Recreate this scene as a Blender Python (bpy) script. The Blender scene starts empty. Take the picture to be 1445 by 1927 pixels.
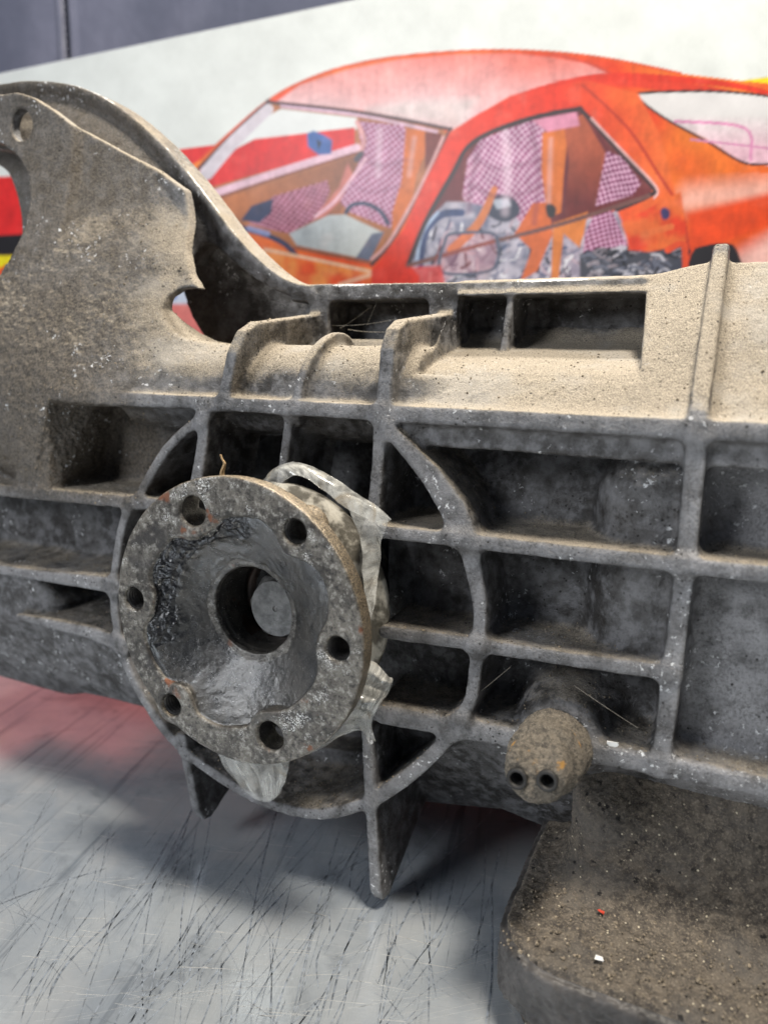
import bpy, bmesh, math, random
import numpy as np
from mathutils import Matrix, Vector
random.seed(4); rng = np.random.RandomState(7)
sc = bpy.context.scene

# ------------------------------------------------------------------ camera
# design space: millimetres, x along the gearbox, y away from the viewer, z up; the output axis crosses y=0 at the origin
MM = 0.001; TZ = -136.0                        # TZ: table top in design space (world z = 0)
F_ = 1391.; CX, CY = 722.5, 963.5
_X = np.array([3022, -343, 1391.]); _X /= np.linalg.norm(_X)
_Z = np.array([212, 6813, 1391.]); _Z -= _X*(_Z@_X); _Z /= np.linalg.norm(_Z)
_Y = np.cross(_Z, _X); ROT = np.stack([_X, _Y, _Z], 1)
def ray(px, py): return ROT.T@np.array([(px-CX)/F_, -(py-CY)/F_, -1.])
CAM = -ray(545, 1130)*318
def W(px, py, y):                              # point of the plane at depth y
    r = ray(px, py); t = (y-CAM[1])/r[1]; p = CAM+r*t
    return (p[0], p[2])
def WL(pts, y): return [W(a, b, y) for a, b in pts]
def W3(px, py, y):
    a, c = W(px, py, y); return (a, y, c)
def world(v): return Vector((v[0]*MM, v[1]*MM, (v[2]-TZ)*MM))
cd = bpy.data.cameras.new('camera'); cam = bpy.data.objects.new('camera', cd); sc.collection.objects.link(cam)
cd.sensor_fit = 'VERTICAL'; cd.sensor_height = 24; cd.sensor_width = 18; cd.lens = 24*F_/1927
cd.clip_start = 0.01; cd.clip_end = 50
Mx = Matrix([list(r) for r in ROT.T]).to_4x4(); Mx.translation = world(CAM); cam.matrix_world = Mx
cd.dof.use_dof = True; cd.dof.focus_distance = 0.300; cd.dof.aperture_fstop = 4.5
sc.camera = cam
# ------------------------------------------------------------------ light
sc.view_settings.view_transform = 'Standard'; sc.view_settings.look = 'None'; sc.view_settings.gamma = 1
sc.view_settings.exposure = 0.08
wd = bpy.data.worlds.new('World'); sc.world = wd; wd.use_nodes = True
wd.node_tree.nodes['Background'].inputs[0].default_value = (0.62, 0.72, 0.9, 1)
wd.node_tree.nodes['Background'].inputs[1].default_value = 0.14
def area(name, loc, target, sx, sy, power, col):
    ld = bpy.data.lights.new(name, 'AREA'); ld.shape = 'RECTANGLE'; ld.size = sx; ld.size_y = sy; ld.energy = power; ld.color = col
    o = bpy.data.objects.new(name, ld); sc.collection.objects.link(o); o.location = loc
    o.rotation_euler = (Vector(target)-Vector(loc)).to_track_quat('-Z', 'Y').to_euler(); return o
area('overhead_lamp', (0.30, -0.10, 1.10), (0.03, 0.03, 0.1), 0.18, 0.18, 16.5, (1.0, 0.92, 0.80))
area('rear_lamp', (-0.05, 0.50, 1.20), (0.0, 0.0, 0.1), 0.14, 0.14, 19.0, (1.0, 0.93, 0.82))
area('window_panel', (-0.62, -0.95, 0.68), (0.0, 0.0, 0.12), 0.45, 0.40, 9.5, (0.93, 0.96, 1.0))
sc.cycles.max_bounces = 6; sc.cycles.use_denoising = True

# ------------------------------------------------------------------ naming helpers
def tag(o, label=None, cat=None, group=None, kind=None):
    for k, v in (('label', label), ('category', cat), ('group', group), ('kind', kind)):
        if v: o[k] = v
    return o
def link(name, me, mat=None, parent=None):
    o = bpy.data.objects.new(name, me); sc.collection.objects.link(o)
    if mat: me.materials.append(mat)
    if parent: o.parent = parent
    return o
def empty(name, loc, label, cat):
    o = bpy.data.objects.new(name, None); sc.collection.objects.link(o); o.empty_display_size = .02
    o['want'] = 0; del o['want']
    return tag(o, label, cat)

# ------------------------------------------------------------------ numpy noise
_tab = rng.rand(64, 64, 64).astype(np.float32)
def vnoise(p, s, off=0):
    q = p*s+off*17.3+1000; i = np.floor(q).astype(np.int64); f = (q-i).astype(np.float32); f = f*f*(3-2*f); i &= 63; j = (i+1) & 63
    a, b, c = i[:, 0], i[:, 1], i[:, 2]; d, e, g = j[:, 0], j[:, 1], j[:, 2]; fx, fy, fz = f[:, 0], f[:, 1], f[:, 2]
    l = lambda u, v, t: u+(v-u)*t
    return l(l(l(_tab[a, b, c], _tab[d, b, c], fx), l(_tab[a, e, c], _tab[d, e, c], fx), fy),
             l(l(_tab[a, b, g], _tab[d, b, g], fx), l(_tab[a, e, g], _tab[d, e, g], fx), fy), fz)
def fbm(p, s, o=3, off=0):
    r = 0; a = .5; t = 0
    for k in range(o): r = r+a*vnoise(p, s*2.03**k, off+k); t += a; a *= .5
    return r/t
def sstep(a, b, x): t = np.clip((x-a)/(b-a), 0, 1); return t*t*(3-2*t)

# ------------------------------------------------------------------ signed distance modelling
def seg_d(px, pz, a, b):
    ax, az = a; bx, bz = b; vx, vz = bx-ax, bz-az; L = vx*vx+vz*vz+1e-9
    t = np.clip(((px-ax)*vx+(pz-az)*vz)/L, 0, 1)
    return np.hypot(px-ax-t*vx, pz-az-t*vz), t
def poly_sdf(px, pz, P):
    d = None; ins = np.zeros(np.broadcast(px, pz).shape, bool); n = len(P)
    for i in range(n):
        a, b = P[i], P[(i+1) % n]
        e, _ = seg_d(px, pz, a, b); d = e if d is None else np.minimum(d, e)
        if a[1] != b[1]:
            c = ((a[1] > pz) != (b[1] > pz)) & (px < (b[0]-a[0])*(pz-a[1])/(b[1]-a[1])+a[0]); ins ^= c
    return np.where(ins, -d, d)
def line_sdf(px, pz, P, hw):                   # hw: number or list per point
    if not hasattr(hw, '__len__'): hw = [hw]*len(P)
    d = None
    for i in range(len(P)-1):
        e, t = seg_d(px, pz, P[i], P[i+1]); e = e-(hw[i]+(hw[i+1]-hw[i])*t); d = e if d is None else np.minimum(d, e)
    return d
def comb(d2, dy, r):
    a = d2+r; b = dy+r
    return np.minimum(np.maximum(a, b), 0)+np.hypot(np.maximum(a, 0), np.maximum(b, 0))-r
def curve(P, n=8, closed=False):               # Catmull-Rom through the points
    P = [np.array(p, float) for p in P]; m = len(P); out = []
    for i in range(m if closed else m-1):
        g = (lambda k: P[k % m]) if closed else (lambda k: P[min(max(k, 0), m-1)])
        a, b, c, d = g(i-1), g(i), g(i+1), g(i+2)
        for k in range(n):
            t = k/n; out.append(.5*((2*b)+(-a+c)*t+(2*a-5*b+4*c-d)*t*t+(-a+3*b-3*c+d)*t**3))
    if not closed: out.append(P[-1])
    return [tuple(p) for p in out]
def rbox2(x, z, x0, x1, z0, z1, r):
    ax = np.abs(x-(x0+x1)/2)-(x1-x0)/2+r; ay = np.abs(z-(z0+z1)/2)-(z1-z0)/2+r
    return np.minimum(np.maximum(ax, ay), 0)+np.hypot(np.maximum(ax, 0), np.maximum(ay, 0))-r
class Grid:
    def __init__(s, lo, hi, h):
        s.h = h; s.lo = np.array(lo, float); s.n = (np.ceil((np.array(hi)-lo)/h)+1).astype(int)
        s.ax = [s.lo[k]+h*np.arange(s.n[k]) for k in range(3)]
        s.D = np.full(s.n, 12, np.float32); s.M = np.full(s.n, 12, np.float32); s.L = np.zeros(s.n, np.int16)
    def box(s, lo, hi, pad):
        sl = []; 
        for k in range(3):
            a = int(max(0, math.floor((lo[k]-pad-s.lo[k])/s.h))); b = int(min(s.n[k], math.ceil((hi[k]+pad-s.lo[k])/s.h)+1))
            if b <= a: return None, None
            sl.append(slice(a, b))
        x = s.ax[0][sl[0]][:, None, None].astype(np.float32); y = s.ax[1][sl[1]][None, :, None].astype(np.float32); z = s.ax[2][sl[2]][None, None, :].astype(np.float32)
        return tuple(sl), (x, y, z)
    def add(s, fn, lo, hi, lab, k=2.5):
        sl, c = s.box(lo, hi, k+3)
        if sl is None: return
        d = fn(*c).astype(np.float32); D = s.D[sl]
        h = np.maximum(k-np.abs(D-d), 0)/k if k > 0 else 0
        M = s.M[sl]; L = s.L[sl]; w = d < M; L[w] = lab; M[w] = np.broadcast_to(d, M.shape)[w]
        s.D[sl] = np.minimum(D, d)-h*h*k*.25
    def sub(s, fn, lo, hi, k=1.5):
        sl, c = s.box(lo, hi, k+3)
        if sl is None: return
        d = -fn(*c).astype(np.float32); D = s.D[sl]; h = np.maximum(k-np.abs(D-d), 0)/k
        s.D[sl] = np.maximum(D, d)+h*h*k*.25
    def mesh(s, smooth=2):
        D = s.D; S = D < 0
        a = [slice(0, -1), slice(1, None)]
        any_ = None; all_ = None
        for i in (0, 1):
            for j in (0, 1):
                for k in (0, 1):
                    v = S[a[i], a[j], a[k]]
                    any_ = v.copy() if any_ is None else any_ | v
                    all_ = v.copy() if all_ is None else all_ & v
        I = np.argwhere(any_ & ~all_); N = len(I)
        idx = np.full(any_.shape, -1, np.int32); idx[I[:, 0], I[:, 1], I[:, 2]] = np.arange(N)
        cv = {(i, j, k): D[I[:, 0]+i, I[:, 1]+j, I[:, 2]+k] for i in (0, 1) for j in (0, 1) for k in (0, 1)}
        P = np.zeros((N, 3)); cnt = np.zeros(N)
        for ax in range(3):
            for u in (0, 1):
                for v in (0, 1):
                    c0 = [u, v]; c0.insert(ax, 0); c1 = list(c0); c1[ax] = 1
                    d0, d1 = cv[tuple(c0)], cv[tuple(c1)]; m = (d0 < 0) != (d1 < 0)
                    t = np.where(m, d0/np.where(m, d0-d1, 1), 0)
                    q = np.tile(np.array(c0, float), (N, 1)); q[:, ax] = t
                    P += q*m[:, None]; cnt += m
        P /= np.maximum(cnt, 1)[:, None]
        keys = list(cv); best = np.argmin(np.stack([cv[k] for k in keys]), 0); off = np.array(keys)[best]
        lab = s.L[I[:, 0]+off[:, 0], I[:, 1]+off[:, 1], I[:, 2]+off[:, 2]]
        P = s.lo+(I+P)*s.h
        Q = []
        for ax in range(3):
            o = [0, 1, 2]; o.remove(ax); b, c = o
            sa = [slice(None)]*3; sb = [slice(None)]*3; sa[ax] = slice(0, -1); sb[ax] = slice(1, None)
            X = np.argwhere(S[tuple(sa)] != S[tuple(sb)])
            ok = (X[:, b] > 0) & (X[:, c] > 0) & (X[:, b] < s.n[b]-1) & (X[:, c] < s.n[c]-1); X = X[ok]
            def cell(db, dc):
                Y = X.copy(); Y[:, b] += db; Y[:, c] += dc; return idx[Y[:, 0], Y[:, 1], Y[:, 2]]
            q = np.stack([cell(-1, -1), cell(0, -1), cell(0, 0), cell(-1, 0)], 1)
            ins = S[X[:, 0], X[:, 1], X[:, 2]]; flip = ins if ax == 1 else ~ins
            q[flip] = q[flip][:, ::-1]; Q.append(q)
        Q = np.concatenate(Q); Q = Q[(Q >= 0).all(1)]
        for _ in range(smooth):
            acc = np.zeros_like(P); w = np.zeros(N)
            for u, v in ((0, 1), (1, 2), (2, 3), (3, 0)):
                for k in range(3): acc[:, k] += np.bincount(Q[:, u], P[Q[:, v], k], N)+np.bincount(Q[:, v], P[Q[:, u], k], N)
                w += np.bincount(Q[:, u], minlength=N)+np.bincount(Q[:, v], minlength=N)
            P = P*.5+.5*acc/np.maximum(w, 1)[:, None]
        return P, Q, lab
def vnormals(P, Q):
    a, b, c, d = (P[Q[:, k]] for k in range(4)); n = np.cross(c-a, d-b); N = len(P); out = np.zeros((N, 3))
    for k in range(3):
        for u in range(4): out[:, k] += np.bincount(Q[:, u], n[:, k], N)
    return out/np.maximum(np.linalg.norm(out, axis=1), 1e-9)[:, None]
def raw_mesh(name, P, Q, nrm=None, attrs=None, origin=(0, 0, 0)):
    me = bpy.data.meshes.new(name); n, m = len(P), len(Q); k = Q.shape[1]
    me.vertices.add(n); me.loops.add(m*k); me.polygons.add(m)
    V = np.array(P, float)*MM; V[:, 2] -= TZ*MM; V -= np.array(origin)
    me.vertices.foreach_set('co', V.astype(np.float32).ravel()); me.loops.foreach_set('vertex_index', Q.astype(np.int32).ravel())
    me.polygons.foreach_set('loop_start', (np.arange(m)*k).astype(np.int32))
    me.polygons.foreach_set('use_smooth', np.ones(m, bool)); me.update(calc_edges=True)
    for nm, v in (attrs or {}).items():
        at = me.attributes.new(nm, 'FLOAT', 'POINT'); at.data.foreach_set('value', v.astype(np.float32))
    if nrm is not None: me.normals_split_custom_set_from_vertices(nrm.tolist())
    return me
def split(P, Q, lab, nrm, attrs, names, mats, parent):
    fl = lab[Q[:, 0]]; objs = {}
    for l in np.unique(fl):
        q = Q[fl == l]; u, inv = np.unique(q, return_inverse=True); q = inv.reshape(-1, 4)
        if len(q) < 30: continue
        nm = names[l]; me = raw_mesh(nm, P[u], q, nrm[u], {k: v[u] for k, v in attrs.items()})
        objs[l] = link(nm, me, mats[l] if isinstance(mats, dict) else mats, parent)
    return objs

# ------------------------------------------------------------------ materials
class NT:
    def __init__(s, name):
        s.m = bpy.data.materials.new(name); s.m.use_nodes = True; s.t = s.m.node_tree; s.b = s.t.nodes['Principled BSDF']
        s.co = s.t.nodes.new('ShaderNodeTexCoord').outputs['Object']
    def n(s, ty, ins=None, **kw):
        x = s.t.nodes.new(ty)
        for k, v in kw.items(): setattr(x, k, v)
        for k, v in (ins or {}).items():
            if hasattr(v, 'links') or isinstance(v, bpy.types.NodeSocket): s.t.links.new(v, x.inputs[k])
            else: x.inputs[k].default_value = v
        return x
    def noise(s, scale, detail=4, rough=.55, dist=0, vec=None):
        return s.n('ShaderNodeTexNoise', {'Vector': vec or s.co, 'Scale': scale, 'Detail': detail, 'Roughness': rough, 'Distortion': dist}).outputs[0]
    def ramp(s, f, a, b, lo=0., hi=1.): return s.n('ShaderNodeMapRange', {0: f, 1: a, 2: b, 3: lo, 4: hi}, interpolation_type='SMOOTHSTEP').outputs[0]
    def math(s, op, a, b=0.): return s.n('ShaderNodeMath', {0: a, 1: b}, operation=op).outputs[0]
    def mix(s, f, a, b, bt='MIX'):
        x = s.n('ShaderNodeMix', None, data_type='RGBA', blend_type=bt)
        for k, v in ((0, f), (6, a), (7, b)):
            if isinstance(v, bpy.types.NodeSocket): s.t.links.new(v, x.inputs[k])
            else: x.inputs[k].default_value = v if k == 0 else (*v, 1) if len(v) == 3 else v
        return x.outputs[2]
    def attr(s, nm): return s.n('ShaderNodeAttribute', None, attribute_name=nm).outputs['Fac']
    def vor(s, scale, feat='F1', vec=None, rnd=1): return s.n('ShaderNodeTexVoronoi', {'Vector': vec or s.co, 'Scale': scale, 'Randomness': rnd}, feature=feat)
    def set(s, **kw):
        for k, v in kw.items():
            k = k.replace('_', ' ')
            if isinstance(v, bpy.types.NodeSocket): s.t.links.new(v, s.b.inputs[k])
            else: s.b.inputs[k].default_value = (*v, 1) if (hasattr(v, '__len__') and len(v) == 3) else v
        return s.m
    def bump(s, h, strength=.5, dist=.0005, nrm=None):
        d = {'Height': h, 'Strength': strength, 'Distance': dist}
        if nrm: d['Normal'] = nrm
        return s.n('ShaderNodeBump', d).outputs[0]

def cast_material():
    s = NT('grimy_cast_aluminium')
    big = s.noise(38, 4, .6); mid = s.noise(170, 5, .65); fine = s.noise(900, 4, .7); grit = s.noise(2300, 2, .6)
    base = s.mix(s.ramp(big, .35, .68), (.040, .038, .037), (.125, .123, .124))
    base = s.mix(s.ramp(mid, .44, .66, 0, .7), base, (.21, .21, .22))
    base = s.mix(s.ramp(mid, .48, .30, 0, .75), base, (.022, .018, .015))
    wear = s.attr('wear')
    base = s.mix(s.math('MULTIPLY', wear, s.math('MULTIPLY', s.ramp(fine, .30, .60, .30, .95), s.ramp(s.noise(75, 5, .7), .36, .56, .25, 1.))), base, (.31, .31, .32))
    crust = s.attr('crust')
    base = s.mix(s.math('MULTIPLY', crust, .85), base, s.mix(s.ramp(fine, .36, .62), (.050, .041, .032), (.165, .138, .105)))
    dn = s.math('ADD', s.attr('dust'), s.math('MULTIPLY', s.math('SUBTRACT', fine, .5), .9))
    dn = s.math('ADD', dn, s.math('MULTIPLY', s.math('SUBTRACT', mid, .5), .8))
    dustc = s.mix(s.ramp(grit, .35, .65), (.155, .130, .100), (.385, .335, .26))
    dustc = s.mix(s.ramp(big, .50, .70, 0, .5), dustc, (.30, .285, .26))
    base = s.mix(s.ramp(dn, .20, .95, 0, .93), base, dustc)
    m1 = s.n('ShaderNodeMapping', {'Vector': s.co, 'Location': (.1, .5, .2)}).outputs[0]
    v1 = s.vor(420, vec=m1).outputs[0]; base = s.mix(s.math('MULTIPLY', s.ramp(s.math('ADD', v1, s.math('MULTIPLY', s.math('SUBTRACT', mid, .5), .5)), .24, .12), s.ramp(s.noise(60, 3), .46, .62)), base, (.018, .016, .015))
    v2 = s.vor(360, vec=s.n('ShaderNodeMapping', {'Vector': s.co, 'Location': (.3, .1, .7)}).outputs[0]).outputs[0]
    sp = s.math('MULTIPLY', s.ramp(s.math('ADD', s.noise(620, 3, .6, 1.), s.math('MULTIPLY', s.math('SUBTRACT', .5, v2), .35)), .64, .68), s.ramp(s.math('ADD', s.noise(36, 4, .7), s.math('MULTIPLY', wear, .04)), .54, .60))
    sp = s.math('MULTIPLY', sp, s.ramp(dn, .2, .7, 1., .15))
    base = s.mix(sp, base, (.66, .67, .68))
    base = s.mix(s.ramp(s.math('ADD', s.attr('chip'), s.math('MULTIPLY', s.math('SUBTRACT', fine, .5), 1.2)), .45, .6), base, (.72, .72, .72))
    h = s.math('ADD', s.math('MULTIPLY', mid, .8), s.math('MULTIPLY', fine, .6)); h = s.math('ADD', h, s.math('MULTIPLY', grit, .28))
    h = s.math('ADD', h, s.math('MULTIPLY', s.ramp(v1, 0, .3), .15)); h = s.math('ADD', h, s.math('MULTIPLY', crust, s.math('MULTIPLY', fine, .3)))
    rough = s.ramp(dn, .1, .6, .46, .95); rough = s.math('ADD', rough, s.math('MULTIPLY', s.math('SUBTRACT', mid, .5), .35))
    return s.set(Base_Color=base, Roughness=rough, Metallic=s.ramp(dn, .1, .6, .22, 0.), Specular_IOR_Level=.5, Normal=s.bump(h, .85, .0011))
def crust_material():
    s = NT('oily_road_dirt_crust'); big = s.noise(35, 4, .6); mid = s.noise(230, 6, .72); fine = s.noise(1100, 4, .75)
    c = s.mix(s.ramp(mid, .34, .64), (.055, .047, .041), (.165, .139, .110))
    c = s.mix(s.ramp(fine, .48, .74, 0, .8), c, (.40, .335, .25)); c = s.mix(s.ramp(big, .48, .66, 0, .6), c, (.115, .105, .095))
    v = s.vor(170).outputs[0]; v = s.math('ADD', v, s.math('MULTIPLY', s.math('SUBTRACT', fine, .5), .5)); c = s.mix(s.math('MULTIPLY', s.ramp(v, .20, .10), s.ramp(big, .42, .55)), c, (.018, .016, .015))
    v2 = s.vor(260, vec=s.n('ShaderNodeMapping', {'Vector': s.co, 'Location': (.5, .2, .3)}).outputs[0]).outputs[0]
    c = s.mix(s.ramp(s.math('ADD', v2, s.math('MULTIPLY', fine, .3)), .27, .21), c, (.70, .62, .46))
    h = s.math('ADD', mid, s.math('MULTIPLY', fine, .5)); h = s.math('ADD', h, s.math('MULTIPLY', big, 1.5))
    return s.set(Base_Color=c, Roughness=.90, Normal=s.bump(h, 1., .0018))
def steel_material():
    s = NT('stained_machined_steel'); big = s.noise(60, 5, .65); mid = s.noise(420, 6, .72); fine = s.noise(1800, 3, .7)
    c = s.mix(s.ramp(big, .36, .64), (.060, .054, .047), (.165, .150, .128))
    c = s.mix(s.ramp(mid, .50, .66, 0, .7), c, (.40, .385, .35)); c = s.mix(s.ramp(mid, .47, .38, 0, .85), c, (.030, .027, .025))
    c = s.mix(s.ramp(s.noise(34, 4, .7, .6), .54, .66, 0, .8), c, (.040, .037, .036))
    c = s.mix(s.math('MULTIPLY', s.ramp(s.noise(75, 3, .55, .3), .64, .70), .8), c, (.20, .07, .03))
    c = s.mix(s.math('MULTIPLY', s.ramp(fine, .50, .60), s.ramp(s.noise(48, 5, .75), .54, .63)), c, (.74, .73, .70))
    oa = s.ramp(s.attr('oil_and_shade'), .3, .7); c = s.mix(s.math('MULTIPLY', s.attr('grime'), s.ramp(fine, .3, .6, .5, 1.)), c, s.mix(s.ramp(fine, .4, .6), (.07, .055, .04), (.36, .29, .2)))
    c = s.mix(oa, c, s.mix(s.ramp(big, .35, .65), (.018, .018, .018), (.062, .057, .050)))
    c = s.mix(s.math('MULTIPLY', oa, s.ramp(fine, .66, .72)), c, (.55, .54, .5))
    r = s.ramp(mid, .3, .7, .30, .55)
    r = s.n('ShaderNodeMix', {0: oa, 2: r, 3: s.ramp(s.noise(160, 3), .35, .7, .10, .28)}, data_type='FLOAT').outputs[0]
    h = s.math('ADD', s.math('MULTIPLY', mid, .6), s.math('MULTIPLY', fine, .4)); h = s.math('ADD', h, s.math('MULTIPLY', s.math('MULTIPLY', oa, s.noise(260, 3, .5)), .8))
    return s.set(Base_Color=c, Metallic=s.n('ShaderNodeMix', {0: oa, 2: .55, 3: .15}, data_type='FLOAT').outputs[0], Roughness=r, Coat_Weight=s.math('MULTIPLY', oa, .9), Coat_Roughness=.12, Coat_Normal=s.bump(h, .5, .0006), Normal=s.bump(h, .7, .0007))
def simple(name, col, rough=.5, metal=0., var=.3, scale=300, bs=.4, bd=.0005):
    s = NT(name); n = s.noise(scale, 4, .65); n2 = s.noise(scale*4, 3, .6)
    d = tuple(c*(1-var) for c in col); l = tuple(min(1, c*(1+var)) for c in col)
    return s.set(Base_Color=s.mix(s.ramp(n, .32, .68), d, l), Roughness=rough, Metallic=metal, Normal=s.bump(s.math('ADD', n, s.math('MULTIPLY', n2, .4)), bs, bd))
M_CAST = cast_material(); M_CRUST = crust_material(); M_STEEL = steel_material()

# ------------------------------------------------------------------ THE TRANSMISSION CASE
gear = empty('transmission_case', world((0, 40, TZ)), 'dirty ribbed cast aluminium transmission case with round drive flange, standing on scratched metal table', 'gearbox')
GP = gear
G = Grid((-268, -5, -135), (206, 96, 266), 0.8)
NAMES = {0: 'case_wall'}; _l = [0]
def lab(name): _l[0] += 1; NAMES[_l[0]] = name; return _l[0]
def bb(P, y0, y1):
    a = np.array(P); return (a[:, 0].min(), y0, a[:, 1].min()), (a[:, 0].max(), y1, a[:, 1].max())
def plate(name, P, y0, y1, r=1.2, k=2.5, sub=False, grid=None):
    lo, hi = bb(P, y0, y1); fn = lambda x, y, z: comb(poly_sdf(x, z, P), np.maximum(y0-y, y-y1), r)
    g = grid or G
    if sub: g.sub(fn, lo, hi, k)
    else: g.add(fn, lo, hi, lab(name) if isinstance(name, str) else name, k)
def rib(P, hw, y0=0, y1=40, r=.75, k=4.2, draft=.035, name='rib'):
    m = max(hw) if hasattr(hw, '__len__') else hw; lo, hi = bb(P, y0, y1); lo = (lo[0]-m-2, lo[1], lo[2]-m-2); hi = (hi[0]+m+2, hi[1], hi[2]+m+2)
    G.add(lambda x, y, z: comb(line_sdf(x, z, P, hw)-np.clip((y-y0)*draft, 0, 3), np.maximum(y0-y, y-y1), r), lo, hi, lab(name), k)
def fin(x0, lean, zc, hw, prof, name='fin', r=1.2, k=2.5):   # slab at x = x0 + lean*(z-zc), outline in (y, z)
    a = np.array(prof); zs = (a[:, 1].min(), a[:, 1].max()); xs = [x0+lean*(q-zc) for q in zs]
    G.add(lambda x, y, z: comb(poly_sdf(y, z, prof), np.abs(x-x0-lean*(z-zc))-hw, r), (min(xs)-hw, a[:, 0].min(), zs[0]), (max(xs)+hw, a[:, 0].max(), zs[1]), lab(name), k)

body = NAMES and 0
# pocket floor behind the ribs
def floor_y(x, z):
    f = 33-6*sstep(60, 20, z)*sstep(30, 60, x)
    f = f-13*sstep(150, 158, x)*1.0
    f = f+8*sstep(-88, -100, x)*sstep(-8, -16, z)
    return f
BP = [(-268, 86), (206, 86), (206, -48), (120, -50), (90, -60), (-90, -60), (-268, -60)]
G.add(lambda x, y, z: comb(poly_sdf(x, z, BP), np.maximum(floor_y(x, z)-y, y-94), 3), (-268, 10, -62), (206, 94, 88), 0, 3)
G.add(lambda x, y, z: comb(np.hypot(x+8, z+8)-97, np.maximum(40-y, y-90), 2), (-108, 38, -108), (92, 90, 92), 0, 3)
lb = lab('outer_collar')
G.add(lambda x, y, z: comb(np.hypot(x+8, z+8)-112, np.maximum(52-y, y-90), 2), (-124, 50, -124), (108, 90, -40), lb, 3)
G.sub(lambda x, y, z: np.maximum(np.hypot(x+8, z+8)-82, np.maximum(34-y, y-56)), (-92, 34, -92), (76, 56, 76), 2)
# lower flank right of the ring, running down behind the sump
lf = lab('lower_flank')
FP = [(60, -44), (206, -44), (206, -100), (150, -108), (117, -112), (85, -104), (60, -112), (40, -118), (40, -60)]
G.add(lambda x, y, z: comb(poly_sdf(x, z, FP), np.maximum(12+(-44-z)*.62-y, y-90), 4), (40, 10, -120), (206, 90, -42), lf, 5)
# left lower flank
lf2 = lab('lower_flank')
LP = [(-268, -38), (-98, -38)]+WL([(285, 1362), (240, 1345), (190, 1332), (130, 1322), (90, 1330), (0, 1338), (-250, 1338)], 22)
G.add(lambda x, y, z: comb(poly_sdf(x, z, LP), np.maximum(9+(-38-z)*.30+.004*np.maximum(-50-z, 0)**2-y, y-90), 4), (-275, 6, -92), (-70, 90, -36), lf2, 4)
lf3 = lab('side_boss')
SB = [(-268, -8), (-172, -8), (-150, -30), (-160, -44), (-268, -46)]
G.add(lambda x, y, z: comb(poly_sdf(x, z, SB), np.maximum(8-y, y-60), 6), (-268, 6, -48), (-148, 60, -6), lf3, 6)
bo = lab('plug_boss'); bxx, bzz = W(1052, 1388, 4)
G.add(lambda x, y, z: comb(np.hypot(x-bxx, z-bzz)-15+y*-.25, np.maximum(2-y, y-40), 4), (bxx-26, 0, bzz-26), (bxx+26, 40, bzz+26), bo, 7)
# rounded bearing bulge behind the right hand pockets
lbu = lab('bearing_bulge')
G.add(lambda x, y, z: np.maximum(np.hypot(x-143, y-31)-23+np.maximum(z-52, 0)**2*.02, np.maximum(-4-z, z-72)), (116, 6, -5), (170, 56, 73), lbu, 5)
# rails
rib([(-137, 82)]+[(-38, 82.5), (40, 82), (150, 82), (210, 82)], [2.6, 3.0, 3.1, 3.2, 3.2])
rib([(-275, 31), (-178, 31.5), (-58, 35)], 2.9)
rib([(38, 35.5), (95, 36.2), (152, 37), (210, 38)], [2.6, 2.8, 2.8, 2.8], y0=-1.5)
rib([(-275, -13.5), (-183, -12), (-150, -11), (-99, -8.5)], [2.4, 2.6, 3.0, 4.0])
rib([(45, -6.5), (81, -4.8), (118, -3.8), (153, -2)], 2.7)
rib([(-172, -37), (-150, -36.5), (-120, -36.5), (-97, -39)], [1.6, 2.6, 3.3, 4.2])
rib([(44, -43), (98, -40), (154, -37), (210, -36)], [4.4, 4.4, 4.2, 3.8], r=2)
rib([(154.5, 82), (155, 37), (154.3, 1), (153.5, -38)], [3.1, 3.1, 3.2, 3.0])
rib([(41, 82), (40.5, 62), (38.2, 36)], [2.7, 2.6, 2.9])
rib([(-43, 80), (-45, 66), (-50, 42)], [3.1, 2.9, 3.3])
rib([(-1, 82), (-5, 58), (-10, 30)], 2.2, y0=2.5)
rib(curve([(-44, 76), (-55, 69.5), (-67, 59), (-78, 45), (-84, 35)], 4), 2.2)
rib(curve([(-89, 33), (-95, 20), (-101, -4), (-101.5, -28), (-95.5, -50), (-83, -69), (-66, -84), (-44, -94), (-14, -101), (15, -98), (38, -86)], 4), [2.3]*9+[2.6]*32)
rib(curve([(42, -83), (57, -68), (70, -52), (79, -38)], 4), 3.0)
rib(curve([(79, -36), (83, -26), (84.5, -6)], 4), 2.6)
rib(curve([(84.5, -5), (84.5, 12), (79, 34)], 4), [2.7]*4+[2.9, 3.1, 3.4, 3.8, 4.4])
b1 = WL([(733, 812), (770, 852), (812, 900), (848, 955), (862, 990)], 0); rib(b1, [2.6, 3.4, 4.4, 5.2, 5.6])
# fins below the case
fin(37.5, -.085, -50, 2.9, [(0, -46), (0, -60), (-1, -126), (2, -131.5), (8, -132.5), (30, -122), (60, -110), (66, -98), (66, -46)])
fin(-61, -.2, -88, 2.7, [(0, -78), (0, -116), (3, -123), (8, -124), (30, -116), (46, -106), (46, -78)])
fin(-14, 0, -100, 2.2, [(34, -96), (34, -112), (38, -118), (60, -118), (60, -96)])
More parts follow.
